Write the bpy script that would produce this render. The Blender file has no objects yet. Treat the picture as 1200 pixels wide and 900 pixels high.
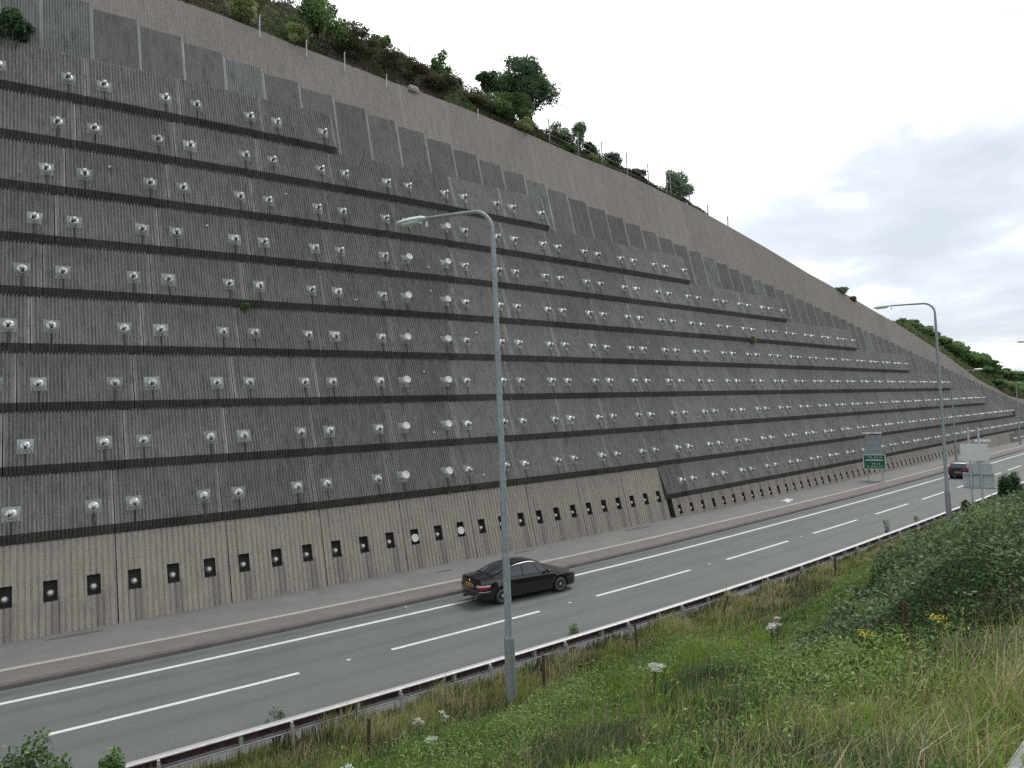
import bpy, math, random
import numpy as np
from mathutils import Matrix, Vector
random.seed(7)
rng = np.random.default_rng(11)
SCN = bpy.context.scene
COL = SCN.collection
PI = math.pi

# ------------------------------------------------------------------ road frame: s along the road, t to the right, z up
K0, K1, K2, SC, SB = 0.0039618, 0.00091065, -0.000094, 30.0, 75.0


def _arc(x0, y0, t0, k, ds):
    t1 = t0 + k * ds
    return x0 + (np.sin(t1) - np.sin(t0)) / k, y0 - (np.cos(t1) - np.cos(t0)) / k, t1


_a = _arc(0, 0, 0, K0, SC)
_b = _arc(*_a, K1, SB - SC)


def path(s, t=0.0):
    s = np.asarray(s, float)
    A = _arc(0, 0, 0, K0, s)
    B = _arc(*_a, K1, s - SC)
    Cc = _arc(*_b, K2, s - SB)
    w = [np.where(s < SC, A[i], np.where(s < SB, B[i], Cc[i])) for i in range(3)]
    return w[0] + np.sin(w[2]) * t, w[1] - np.cos(w[2]) * t, w[2]


def P(s, t, z):
    x, y, _ = path(s, t)
    return np.stack(np.broadcast_arrays(x, y, np.asarray(z, float)), -1)


def PV(s, t, z):
    return Vector([float(v) for v in P(s, t, z)])


def chord(s0, s1, t=0.0):
    return float(np.linalg.norm(P(s1, t, 0) - P(s0, t, 0)))


def head(s):
    return float(path(s)[2])


def zr(s):
    return -0.0049 * np.asarray(s, float)


A0, B0 = -5.923, 0.2251            # the battered plane of the wall: t = A0 - B0 z


def wt(z):
    return A0 - B0 * z


TOPS = np.array([-40, -10, 0, 8.5, 12.5, 18.7, 24.4, 30.5, 34.3, 40.9, 44.6, 50.8, 61.5, 70.2, 80.9, 86.8, 100.9, 113.4, 125.9, 143.8, 170, 200, 260])
TOPZ = np.array([31.5, 30.0, 29.3, 28.7, 28.2, 27.65, 27.35, 26.85, 26.45, 26.1, 25.6, 24.8, 22.9, 21.2, 19.5, 18.4, 15.9, 13.2, 9.9, 6.9, 5.2, 4.0, 3.2])


def ztop(s):
    return np.interp(s, TOPS, TOPZ)


def ttop(s):
    return wt(ztop(s)) - 0.32


def zverge(s, t):
    s = np.asarray(s, float)
    t = np.asarray(t, float)
    u = np.maximum(0, t - 9.3)
    z = 0.40 * (np.sqrt(u * u + 0.5) - 0.707)
    cap = 5.45
    z = np.where(z > cap - 0.5, cap - 0.5 + 0.5 * np.tanh((z - cap + 0.5) / 0.5), z)
    bump = 0.10 * np.sin(s * 0.7 + t * 0.9) + 0.07 * np.sin(s * 1.9 - t * 1.3) + 0.05 * np.sin(s * 0.23 + 1.0)
    return zr(s) + z + bump * np.clip((t - 8.6) / 3, 0, 1)


def hill_w(s):
    return np.interp(s, [-40, 12, 20, 26, 32, 40, 48, 60, 85, 100, 130, 200], [7.5, 6.6, 6.0, 5.0, 2.6, 1.6, 0.5, 0.2, 0.2, 1.5, 4, 5])


def zhill(s, d):
    """ground behind the wall top, d metres behind its edge"""
    s = np.asarray(s, float)
    d = np.asarray(d, float)
    w = hill_w(s)
    n = 0.25 * np.sin(s * 1.3 + d * 1.1) + 0.18 * np.sin(s * 2.7 - d * 2.1 + 1) + 0.12 * np.sin(s * 5.1 + d * 3.7)
    far = np.maximum(0, d - w)
    return ztop(s) - 0.12 + np.minimum(d, w) * 0.98 + 0.30 * far - 0.0011 * far * far * (far < 130) + n * np.clip(d / 2.0, 0, 1) * np.clip(w / 3, .2, 1)


# ------------------------------------------------------------------ materials
def new_mat(name):
    m = bpy.data.materials.new(name)
    m.use_nodes = True
    nt = m.node_tree
    return m, nt, nt.nodes['Principled BSDF']


def N(nt, typ, **kw):
    n = nt.nodes.new(typ)
    for k, v in kw.items():
        setattr(n, k, v)
    return n


def noise(nt, scale, detail=4, rough=.6, vec=None, dim='3D'):
    n = N(nt, 'ShaderNodeTexNoise')
    n.inputs['Scale'].default_value = scale
    n.inputs['Detail'].default_value = detail
    n.inputs['Roughness'].default_value = rough
    if vec is not None:
        nt.links.new(vec, n.inputs['Vector'])
    return n.outputs['Fac']


def ramp(nt, fac, stops):
    r = N(nt, 'ShaderNodeValToRGB')
    e = r.color_ramp.elements
    while len(e) < len(stops):
        e.new(0.5)
    for i, (p, c) in enumerate(stops):
        e[i].position = p
        e[i].color = (c, c, c, 1) if isinstance(c, (int, float)) else (*c, 1)
    nt.links.new(fac, r.inputs['Fac'])
    return r.outputs['Color']


def mixc(nt, fac, a, b, mode='MIX'):
    m = N(nt, 'ShaderNodeMix', data_type='RGBA', blend_type=mode)
    for sock, v in ((m.inputs[0], fac), (m.inputs[6], a), (m.inputs[7], b)):
        if isinstance(v, (int, float)):
            sock.default_value = v
        elif isinstance(v, tuple):
            sock.default_value = (*v, 1) if len(v) == 3 else v
        else:
            nt.links.new(v, sock)
    return m.outputs[2]


def mth(nt, op, a, b=None):
    m = N(nt, 'ShaderNodeMath', operation=op)
    for i, v in enumerate((a, b)):
        if v is None:
            continue
        if isinstance(v, (int, float)):
            m.inputs[i].default_value = v
        else:
            nt.links.new(v, m.inputs[i])
    return m.outputs[0]


def coords(nt, which='Object', scale=None):
    tc = N(nt, 'ShaderNodeTexCoord')
    v = tc.outputs[which]
    if scale:
        mp = N(nt, 'ShaderNodeMapping')
        mp.inputs['Scale'].default_value = scale
        nt.links.new(v, mp.inputs['Vector'])
        v = mp.outputs['Vector']
    return v


def world_pos(nt, scale=None):
    g = N(nt, 'ShaderNodeNewGeometry').outputs['Position']
    if scale:
        mp = N(nt, 'ShaderNodeMapping')
        mp.inputs['Scale'].default_value = scale
        nt.links.new(g, mp.inputs['Vector'])
        g = mp.outputs['Vector']
    return g


def bump(nt, b, height, strength=.4, dist=.03):
    bn = N(nt, 'ShaderNodeBump')
    bn.inputs['Strength'].default_value = strength
    bn.inputs['Distance'].default_value = dist
    nt.links.new(height, bn.inputs['Height'])
    nt.links.new(bn.outputs['Normal'], b.inputs['Normal'])


def simple(name, col, rough=.6, metal=0.0, var=.12, scale=6.0, bmp=0.0):
    m, nt, b = new_mat(name)
    f = noise(nt, scale, 5, .65, world_pos(nt))
    lo = tuple(c * (1 - var) for c in col)
    hi = tuple(min(1, c * (1 + var)) for c in col)
    nt.links.new(ramp(nt, f, [(.3, lo), (.7, hi)]), b.inputs['Base Color'])
    b.inputs['Roughness'].default_value = rough
    b.inputs['Metallic'].default_value = metal
    if bmp:
        bump(nt, b, f, bmp)
    return m


def concrete(name, col, dark, stain=.5, grain=.35, streak=True, objvar=.18, drips=None, rough=.9, bstr=.5, green=None):
    """weathered concrete: fine grain, broad blotches, vertical run stains, a shift from panel to panel"""
    m, nt, b = new_mat(name)
    wp = world_pos(nt)
    fine = noise(nt, 26, 6, .75, wp)
    mid = noise(nt, 1.1, 5, .62, wp)
    c = mixc(nt, ramp(nt, mid, [(.32, 0), (.72, 1)]), tuple(dark), tuple(col))
    c = mixc(nt, grain, c, mixc(nt, ramp(nt, fine, [(.33, 0), (.67, 1)]), tuple(x * .45 for x in col), tuple(min(1, x * 1.65) for x in col)))
    if streak:
        sv = world_pos(nt, (3.2, 3.2, .16))
        sn = noise(nt, 1.6, 4, .6, sv)
        c = mixc(nt, ramp(nt, sn, [(.5, 0), (.72, stain)]), c, tuple(x * .42 for x in dark))
        s2 = noise(nt, 5.0, 3, .6, world_pos(nt, (3.2, 3.2, .1)))
        c = mixc(nt, ramp(nt, s2, [(.60, 0), (.78, stain * .35)]), c, tuple(min(1, x * 1.4) for x in col))
    if green:
        gn = noise(nt, .8, 4, .6, wp)
        c = mixc(nt, ramp(nt, gn, [(.5, 0), (.7, .55)]), c, tuple(green))
    oi = N(nt, 'ShaderNodeObjectInfo')
    v = mth(nt, 'ADD', mth(nt, 'MULTIPLY', oi.outputs['Random'], objvar * 2), 1 - objvar)
    hv = N(nt, 'ShaderNodeHueSaturation')
    nt.links.new(c, hv.inputs['Color'])
    nt.links.new(v, hv.inputs['Value'])
    c = hv.outputs['Color']
    if drips:
        # dark water run below each anchor; object x = panel width, z = height above the panel foot
        sep = N(nt, 'ShaderNodeSeparateXYZ')
        nt.links.new(coords(nt, 'Object'), sep.inputs[0])
        x, z = sep.outputs['X'], sep.outputs['Z']
        tot = None
        wob = mth(nt, 'MULTIPLY', mth(nt, 'SUBTRACT', noise(nt, 4, 2, .5, wp), .5), .10)
        for xa in drips[0]:
            dx = mth(nt, 'ABSOLUTE', mth(nt, 'ADD', mth(nt, 'SUBTRACT', x, xa), wob))
            k = N(nt, 'ShaderNodeMapRange')
            nt.links.new(dx, k.inputs[0])
            k.inputs[1].default_value = drips[2]
            k.inputs[2].default_value = drips[2] * 2.4
            k.inputs[3].default_value = 1
            k.inputs[4].default_value = 0
            tot = k.outputs[0] if tot is None else mth(nt, 'MAXIMUM', tot, k.outputs[0])
        below = mth(nt, 'LESS_THAN', z, drips[1])
        fac = mth(nt, 'MULTIPLY', mth(nt, 'MULTIPLY', tot, below), drips[3])
        c = mixc(nt, fac, c, tuple(x * .35 for x in dark))
    nt.links.new(c, b.inputs['Base Color'])
    b.inputs['Roughness'].default_value = rough
    b.inputs['Specular IOR Level'].default_value = .25
    h = mth(nt, 'ADD', mth(nt, 'MULTIPLY', fine, .7), mth(nt, 'MULTIPLY', noise(nt, 9, 4, .6, wp), .6))
    bump(nt, b, h, bstr, .03)
    return m


PW = 3.975                      # tier panel width (pitch 4.007)
AX = 0.685                      # anchor centre from panel edge
AZ = 1.06                       # anchor height above the tier foot
M = {}
M['tier'] = concrete('tier_concrete', (.220, .215, .195), (.160, .157, .143), stain=.5, grain=.75, objvar=.09,
                     drips=((AX, PW - AX), AZ, .030, .8), green=(.135, .143, .126))
M['tier_soffit'] = concrete('tier_edge_moss_shade', (.100, .100, .089), (.058, .060, .053), stain=.5, grain=.5, objvar=.1, green=(.042, .05, .038))  # algae plus the shade of the down-facing band, both painted into the colour
M['step'] = concrete('stepped_concrete', (.205, .202, .188), (.150, .150, .141), stain=.5, grain=.65, objvar=.09, green=(.145, .155, .145))
M['step_pale'] = concrete('stepped_concrete_pale', (.27, .27, .26), (.17, .172, .168), stain=.6, grain=.5, objvar=.1)
M['joint'] = concrete('pale_joint', (.34, .335, .31), (.20, .20, .185), stain=.6, grain=.4, objvar=.35)
M['step_joint'] = concrete('stepped_joint', (.40, .40, .38), (.30, .30, .285), stain=.4, grain=.3, objvar=.15)
M['beige'] = concrete('brown_concrete', (.315, .282, .248), (.262, .238, .212), stain=.22, grain=.8, objvar=.05)
M['beige_joint'] = concrete('brown_concrete_joint', (.38, .35, .32), (.30, .275, .245), stain=.4, grain=.3, objvar=.15)
PB = 4.1445
M['plinth'] = concrete('plinth_concrete', (.385, .345, .292), (.315, .283, .242), stain=.3, grain=.45, objvar=.06,
                       drips=((PB / 6, PB / 2, PB * 5 / 6), 1.3, .11, .38))
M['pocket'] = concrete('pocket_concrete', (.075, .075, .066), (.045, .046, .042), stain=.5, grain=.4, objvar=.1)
M['dark_rock'] = simple('dark_backing', (.05, .05, .045), .95)


def galv_mat(name, col, rough, metal, vary=.0):
    m, nt, b = new_mat(name)
    f = noise(nt, 9, 4, .6, world_pos(nt))
    c = ramp(nt, f, [(.3, tuple(c * .72 for c in col)), (.7, col)])
    if vary:
        oi = N(nt, 'ShaderNodeObjectInfo')
        hv = N(nt, 'ShaderNodeHueSaturation')
        nt.links.new(c, hv.inputs['Color'])
        nt.links.new(mth(nt, 'ADD', mth(nt, 'MULTIPLY', oi.outputs['Random'], vary), 1 - vary * .7), hv.inputs['Value'])
        rs = noise(nt, 3.0, 5, .7, world_pos(nt))
        c = mixc(nt, ramp(nt, rs, [(.56, 0), (.70, .55)]), hv.outputs['Color'], (.17, .14, .11))
    nt.links.new(c, b.inputs['Base Color'])
    b.inputs['Metallic'].default_value = metal
    nt.links.new(ramp(nt, f, [(.3, rough + .15), (.7, rough)]), b.inputs['Roughness'])
    return m


M['galv'] = galv_mat('galvanised_plate', (.36, .40, .38), .6, .2, .4)
M['cap'] = galv_mat('anchor_cap_zinc', (.76, .77, .75), .28, .55, .3)
M['cap_shade'] = simple('stud_underside_shade', (.03, .03, .03), .5)  # black that stands for the shade below the stud
M['white_cap'] = simple('white_cap_plastic', (.72, .72, .68), .45, 0, .1)
M['lamp_steel'] = galv_mat('column_steel', (.34, .38, .39), .55, .25)
M['barrier'] = galv_mat('barrier_zinc', (.60, .58, .58), .45, .35)
M['barrier_in'] = simple('barrier_inside_shade', (.10, .055, .055), .8, 0, .5, 4)  # dark maroon with the shade inside the beam put into the colour
M['glass_lamp'] = simple('lamp_bowl', (.72, .78, .76), .25, 0, .05)
M['wood'] = simple('weathered_stake', (.085, .06, .042), .9, 0, .4, 20)
M['bark'] = simple('bark', (.10, .085, .065), .95, 0, .4, 14, .5)
M['paint_black'] = None

# asphalt ---------------------------------------------------------
m, nt, b = new_mat('asphalt')
wp = world_pos(nt)
tcu = N(nt, 'ShaderNodeUVMap')
sepu = N(nt, 'ShaderNodeSeparateXYZ')
nt.links.new(tcu.outputs['UV'], sepu.inputs[0])
f1 = noise(nt, 60, 4, .8, wp)
f2 = noise(nt, .35, 4, .6, wp)
f3 = noise(nt, 6, 5, .7, wp)
c = mixc(nt, ramp(nt, f2, [(.3, 0), (.7, 1)]), (.112, .125, .119), (.147, .160, .152))
c = mixc(nt, .45, c, mixc(nt, ramp(nt, f1, [(.35, 0), (.65, 1)]), (.045, .051, .048), (.205, .22, .21)))
c = mixc(nt, ramp(nt, f3, [(.6, 0), (.8, .25)]), c, (.07, .078, .078))
# wheel tracks polished/oiled along the lanes: UV.x carries t in metres
t_ = sepu.outputs['X']
trk = None
for tc_, w_, a_ in ((1.0, .42, .34), (2.6, .42, .30), (4.6, .42, .25), (6.2, .42, .22), (-.55, .35, .5)):
    k = N(nt, 'ShaderNodeMapRange')
    k.interpolation_type = 'SMOOTHSTEP'
    nt.links.new(mth(nt, 'ABSOLUTE', mth(nt, 'SUBTRACT', t_, tc_)), k.inputs[0])
    k.inputs[1].default_value = 0
    k.inputs[2].default_value = w_
    k.inputs[3].default_value = a_
    k.inputs[4].default_value = 0
    trk = k.outputs[0] if trk is None else mth(nt, 'MAXIMUM', trk, k.outputs[0])
brk = noise(nt, .5, 4, .6, world_pos(nt))
trk = mth(nt, 'MULTIPLY', trk, ramp(nt, brk, [(.3, .35), (.6, 1)]))
c = mixc(nt, trk, c, (.06, .066, .063))
f5 = noise(nt, 1.0, 5, .7, world_pos(nt, (.25, 1.6, 1)))
c = mixc(nt, ramp(nt, f5, [(.52, 0), (.72, .35)]), c, (.085, .092, .09))
nt.links.new(c, b.inputs['Base Color'])
b.inputs['Roughness'].default_value = .82
bump(nt, b, f1, .35, .01)
M['asphalt'] = m


def paint_mat(name, col, wear):
    m, nt, b = new_mat(name)
    wp = world_pos(nt)
    f = noise(nt, 7, 6, .75, wp)
    c = mixc(nt, ramp(nt, f, [(.5, 0), (.78, wear)]), col, (.22, .22, .21))
    nt.links.new(c, b.inputs['Base Color'])
    b.inputs['Roughness'].default_value = .7
    return m


M['line'] = paint_mat('road_paint', (.70, .70, .67), .9)


def pave_mat(name, a, b_, c_, sc=1.0, cracks=True):
    m, nt, b = new_mat(name)
    wp = world_pos(nt)
    f1 = noise(nt, 40, 5, .75, wp)
    f2 = noise(nt, .55 * sc, 5, .65, wp)
    f3 = noise(nt, 2.1 * sc, 4, .6, wp)
    c = mixc(nt, ramp(nt, f2, [(.35, 0), (.65, 1)]), a, b_)
    c = mixc(nt, ramp(nt, f3, [(.55, 0), (.75, .6)]), c, c_)
    c = mixc(nt, .3, c, mixc(nt, ramp(nt, f1, [(.35, 0), (.65, 1)]), tuple(x * .5 for x in a), tuple(x * 1.6 for x in b_)))
    nt.links.new(c, b.inputs['Base Color'])
    b.inputs['Roughness'].default_value = .9
    bump(nt, b, f1, .3, .01)
    return m


M['path_asphalt'] = pave_mat('path_asphalt', (.150, .153, .144), (.205, .200, .187), (.115, .115, .108))
M['red_pave'] = pave_mat('red_brown_paving', (.140, .120, .111), (.190, .164, .152), (.11, .097, .09), 1.6)
M['edging'] = pave_mat('pale_edging', (.34, .315, .29), (.41, .385, .355), (.25, .23, .21), 2)
M['kerb'] = pave_mat('kerb_concrete', (.10, .088, .085), (.15, .13, .125), (.07, .065, .062), 3)
M['soil'] = pave_mat('verge_soil', (.050, .055, .026), (.085, .080, .040), (.04, .045, .02), 1.5)
M['rockhill'] = pave_mat('heath_ground', (.030, .024, .018), (.058, .046, .033), (.034, .040, .018), 2.2)
M['ground'] = simple('distant_ground', (.06, .075, .035), .95, 0, .4, .05)
M['stone'] = concrete('coping_stone', (.33, .33, .33), (.22, .22, .22), stain=.2, grain=.4, objvar=0)
M['boulder'] = concrete('pale_boulder', (.36, .33, .30), (.22, .20, .18), stain=.2, grain=.5, objvar=0)


def leaf_mat(name, rough=.6, trans=.35):
    m, nt, b = new_mat(name)
    at = N(nt, 'ShaderNodeAttribute', attribute_name='Col')
    nt.links.new(at.outputs['Color'], b.inputs['Base Color'])
    b.inputs['Roughness'].default_value = rough
    b.inputs['Specular IOR Level'].default_value = .3
    tr = N(nt, 'ShaderNodeBsdfTranslucent')
    nt.links.new(at.outputs['Color'], tr.inputs['Color'])
    mx = N(nt, 'ShaderNodeMixShader')
    mx.inputs[0].default_value = trans
    nt.links.new(b.outputs[0], mx.inputs[1])
    nt.links.new(tr.outputs[0], mx.inputs[2])
    nt.links.new(mx.outputs[0], nt.nodes['Material Output'].inputs['Surface'])
    return m


M['leaf'] = leaf_mat('foliage')
M['grass'] = leaf_mat('grass_blades', .55, .3)


# ------------------------------------------------------------------ mesh helpers
class MB:
    """collects vertices and faces, then links them as ONE mesh object"""

    def __init__(self):
        self.v, self.f, self.mi = [], [], []

    def add(self, verts, faces, mi=0):
        o = len(self.v)
        self.v.extend([tuple(map(float, v)) for v in verts])
        self.f.extend([tuple(i + o for i in f) for f in faces])
        self.mi.extend([mi] * len(faces))
        return self

    def box(self, c, d, mi=0, rz=0.0, mat=None):
        hx, hy, hz = d[0] / 2, d[1] / 2, d[2] / 2
        vs = [Vector((x, y, z)) for x in (-hx, hx) for y in (-hy, hy) for z in (-hz, hz)]
        if mat is not None:
            vs = [mat @ v for v in vs]
        elif rz:
            R_ = Matrix.Rotation(rz, 3, 'Z')
            vs = [R_ @ v for v in vs]
        vs = [v + Vector(c) for v in vs]
        return self.add(vs, [(0, 1, 3, 2), (4, 6, 7, 5), (0, 4, 5, 1), (2, 3, 7, 6), (0, 2, 6, 4), (1, 5, 7, 3)], mi)

    def tube(self, pts, rad, n=10, mi=0, cap=True):
        pts = [Vector(p) for p in pts]
        if isinstance(rad, (int, float)):
            rad = [rad] * len(pts)
        vs, fs = [], []
        prev = None
        for i, p in enumerate(pts):
            d = (pts[min(i + 1, len(pts) - 1)] - pts[max(i - 1, 0)]).normalized()
            if prev is None:
                a = Vector((0, 0, 1)) if abs(d.z) < .9 else Vector((1, 0, 0))
                u = d.cross(a).normalized()
            else:
                u = (prev - d * prev.dot(d)).normalized()
            prev = u
            w = d.cross(u)
            for k in range(n):
                a = 2 * PI * k / n
                vs.append(p + (u * math.cos(a) + w * math.sin(a)) * rad[i])
        for i in range(len(pts) - 1):
            for k in range(n):
                k2 = (k + 1) % n
                fs.append((i * n + k, i * n + k2, (i + 1) * n + k2, (i + 1) * n + k))
        if cap:
            fs.append(tuple(reversed(range(n))))
            fs.append(tuple((len(pts) - 1) * n + k for k in range(n)))
        return self.add(vs, fs, mi)

    def lathe(self, prof, n=16, axis=Matrix.Identity(3), org=(0, 0, 0), mi=0):
        """prof: (radius, height) pairs revolved about local z"""
        vs, fs = [], []
        for r, h in prof:
            for k in range(n):
                a = 2 * PI * k / n
                vs.append(axis @ Vector((r * math.cos(a), r * math.sin(a), h)) + Vector(org))
        for i in range(len(prof) - 1):
            for k in range(n):
                k2 = (k + 1) % n
                fs.append((i * n + k, i * n + k2, (i + 1) * n + k2, (i + 1) * n + k))
        fs.append(tuple(reversed(range(n))))
        fs.append(tuple((len(prof) - 1) * n + k for k in range(n)))
        return self.add(vs, fs, mi)

    def mesh(self, name, mats, smooth=False):
        me = bpy.data.meshes.new(name)
        me.from_pydata(self.v, [], self.f)
        for mt in (mats if isinstance(mats, (list, tuple)) else [mats]):
            me.materials.append(mt)
        if self.mi and max(self.mi) > 0:
            me.polygons.foreach_set('material_index', self.mi)
        if smooth:
            me.polygons.foreach_set('use_smooth', [True] * len(me.polygons))
            try:
                me.set_sharp_from_angle(angle=math.radians(40))
            except Exception:
                pass
        me.update()
        return me

    def build(self, name, mats, parent=None, smooth=False):
        return link(name, self.mesh(name, mats, smooth), parent)


def link(name, me, parent=None):
    o = bpy.data.objects.new(name, me)
    COL.objects.link(o)
    if parent is not None:
        o.parent = parent
    return o


def tag(o, label=None, cat=None, group=None, kind=None):
    if label:
        o['label'] = label
    if cat:
        o['category'] = cat
    if group:
        o['group'] = group
    if kind:
        o['kind'] = kind
    return o


def thing(name, label, cat, loc=(0, 0, 0), rz=0.0, group=None):
    o = bpy.data.objects.new(name, None)
    o.empty_display_size = .3
    COL.objects.link(o)
    o.location = loc
    o.rotation_euler = (0, 0, rz)
    return tag(o, label, cat, group)


def np_mesh(name, verts, quads, mat, cols=None, tris=None, smooth=False):
    """fast mesh from arrays; cols is one colour per vertex"""
    me = bpy.data.meshes.new(name)
    verts = np.asarray(verts, np.float32)
    nq = 0 if quads is None else len(quads)
    ntr = 0 if tris is None else len(tris)
    me.vertices.add(len(verts))
    me.vertices.foreach_set('co', verts.ravel())
    loops = []
    starts = []
    tot = 0
    if nq:
        loops.append(np.asarray(quads, np.int32).ravel())
        starts.append(np.arange(nq, dtype=np.int32) * 4)
        tot = nq * 4
    if ntr:
        loops.append(np.asarray(tris, np.int32).ravel())
        starts.append(np.arange(ntr, dtype=np.int32) * 3 + tot)
    loops = np.concatenate(loops)
    starts = np.concatenate(starts)
    me.loops.add(len(loops))
    me.loops.foreach_set('vertex_index', loops)
    me.polygons.add(nq + ntr)
    me.polygons.foreach_set('loop_start', starts)
    if smooth:
        me.polygons.foreach_set('use_smooth', np.ones(nq + ntr, bool))
    me.materials.append(mat)
    if cols is not None:
        ca = me.color_attributes.new('Col', 'FLOAT_COLOR', 'POINT')
        c4 = np.ones((len(verts), 4), np.float32)
        c4[:, :3] = cols
        ca.data.foreach_set('color', c4.ravel())
    me.update(calc_edges=True)
    me.validate()
    return me


def grid_mesh(name, X, mat, uv=None, smooth=True):
    """X: (n,m,3) grid of points"""
    n, m_ = X.shape[:2]
    idx = np.arange(n * m_).reshape(n, m_)
    q = np.stack([idx[:-1, :-1], idx[1:, :-1], idx[1:, 1:], idx[:-1, 1:]], -1).reshape(-1, 4)
    me = np_mesh(name, X.reshape(-1, 3), q, mat, smooth=smooth)
    if uv is not None:
        ul = me.uv_layers.new(name='UVMap')
        li = np.empty(len(me.loops), np.int32)
        me.loops.foreach_get('vertex_index', li)
        ul.data.foreach_set('uv', uv.reshape(-1, 2)[li].astype(np.float32).ravel())
    return me


def strip(name, t0, t1, dz, mat, s0=-40., s1=420., ds=1.0, nt_=2, uv=False):
    s = np.arange(s0, s1 + ds * .5, ds)
    t = np.linspace(t0, t1, nt_)
    S, T = np.meshgrid(s, t, indexing='ij')
    X = P(S, T, zr(S) + dz)
    # keep faces pointing up: t grows to the right
    return link(name, grid_mesh(name, X[:, ::-1], mat, np.stack([T, S], -1)[:, ::-1] if uv else None))


# ------------------------------------------------------------------ world, sun, camera
SUN_EL, SUN_AZ = math.radians(55), math.radians(18)     # azimuth measured from +x towards +y: behind the wall, to the right
w = bpy.data.worlds.new('World')
SCN.world = w
w.use_nodes = True
nt = w.node_tree
nt.nodes.clear()
out = N(nt, 'ShaderNodeOutputWorld')
bg = N(nt, 'ShaderNodeBackground')
bg.inputs['Strength'].default_value = 0.1
sky = N(nt, 'ShaderNodeTexSky', sky_type='NISHITA')
sky.sun_disc = False
sky.sun_elevation = SUN_EL
sky.sun_rotation = PI / 2 - SUN_AZ
tc = N(nt, 'ShaderNodeTexCoord')
gen = tc.outputs['Generated']
sep = N(nt, 'ShaderNodeSeparateXYZ')
nt.links.new(gen, sep.inputs[0])
zc = mth(nt, 'ADD', mth(nt, 'MAXIMUM', sep.outputs['Z'], 0.0), 0.16)
cmb = N(nt, 'ShaderNodeCombineXYZ')
nt.links.new(mth(nt, 'DIVIDE', sep.outputs['X'], zc), cmb.inputs[0])
nt.links.new(mth(nt, 'DIVIDE', sep.outputs['Y'], zc), cmb.inputs[1])
cmb.inputs[2].default_value = 3.7
cl = noise(nt, .95, 7, .56, cmb.outputs[0])
cl2 = noise(nt, 3.1, 5, .55, cmb.outputs[0])
cloud = mth(nt, 'ADD', mth(nt, 'MULTIPLY', cl, .8), mth(nt, 'MULTIPLY', cl2, .2))
# the thin bright part of the cloud sheet, around the hidden sun
dotn = N(nt, 'ShaderNodeVectorMath', operation='DOT_PRODUCT')
nrm = N(nt, 'ShaderNodeVectorMath', operation='NORMALIZE')
nt.links.new(gen, nrm.inputs[0])
nt.links.new(nrm.outputs[0], dotn.inputs[0])
_br = Vector((math.cos(1.0) * math.cos(.75), math.sin(1.0) * math.cos(.75), math.sin(.75)))
dotn.inputs[1].default_value = _br
glow = N(nt, 'ShaderNodeMapRange')
glow.interpolation_type = 'SMOOTHSTEP'
nt.links.new(dotn.outputs['Value'], glow.inputs[0])
glow.inputs[1].default_value = .80
glow.inputs[2].default_value = .97
glow.inputs[3].default_value = 0
glow.inputs[4].default_value = 1
grey = ramp(nt, cloud, [(.385, (8.6, 8.7, 8.8)), (.45, (6.4, 6.55, 6.7)), (.515, (4.6, 4.85, 5.2)), (.60, (3.8, 4.1, 4.55))])
white = (13.0, 13.0, 13.0)
cc = mixc(nt, mth(nt, 'MULTIPLY', glow.outputs[0], .9), grey, white)
fin = mixc(nt, .93, sky.outputs[0], cc)
nt.links.new(fin, bg.inputs['Color'])
nt.links.new(bg.outputs[0], out.inputs['Surface'])

sl = bpy.data.lights.new('sun', 'SUN')
sl.energy = 1.0
sl.angle = math.radians(22)
sl.color = (1, .97, .92)
so = bpy.data.objects.new('sun', sl)
COL.objects.link(so)
sd = Vector((math.cos(SUN_AZ) * math.cos(SUN_EL), math.sin(SUN_AZ) * math.cos(SUN_EL), math.sin(SUN_EL)))
so.rotation_euler = sd.to_track_quat('Z', 'Y').to_euler()
so.location = (0, 0, 60)

YAW, PITCH, ROLL, CH, CT, FPX = 0.96910666, 0.04463894, -0.04123165, 7.3052, 24.06694, 806.5111
cy, sy, cp, sp = math.cos(YAW), math.sin(YAW), math.cos(PITCH), math.sin(PITCH)
F_ = Vector((cy * cp, sy * cp, sp))
R_ = Vector((sy, -cy, 0))
U_ = R_.cross(F_)
R2 = R_ * math.cos(ROLL) + U_ * math.sin(ROLL)
U2 = -R_ * math.sin(ROLL) + U_ * math.cos(ROLL)
CAMO = Vector((0, -CT, CH))
cam = bpy.data.cameras.new('camera')
cam.sensor_width = 36
cam.lens = FPX / 1200 * 36
cam.clip_start = .1
cam.clip_end = 4000
co = bpy.data.objects.new('camera', cam)
COL.objects.link(co)
mw = Matrix.Identity(4)
for i in range(3):
    mw[i][0], mw[i][1], mw[i][2], mw[i][3] = R2[i], U2[i], -F_[i], CAMO[i]
co.matrix_world = mw
SCN.camera = co

# ------------------------------------------------------------------ ground, road, pavement
gs = 1600
tag(MB().add([(-gs, -gs, -3.2), (gs, -gs, -3.2), (gs, gs, -3.2), (-gs, gs, -3.2)], [(0, 1, 2, 3)]).build('ground', M['ground']), kind='structure')
tag(strip('road', -1.02, 7.66, 0.0, M['asphalt'], uv=True, nt_=8), kind='structure')
E_T, D_T, B_T = 0.22, 3.40, 7.80
tag(strip('edge_line', E_T - .10, E_T + .10, .004, M['line']), kind='structure')
mb = MB()
for k in range(-5, 44):
    s0 = .09 + 9 * k
    ss = np.linspace(s0, s0 + 6.05, 5)
    L_ = P(ss, D_T - .085, zr(ss) + .004)
    Rr = P(ss, D_T + .085, zr(ss) + .004)
    mb.add(list(L_) + list(Rr), [(i, 5 + i, 6 + i, 1 + i) for i in range(4)])
tag(mb.build('lane_markings', M['line']), kind='structure')
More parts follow.
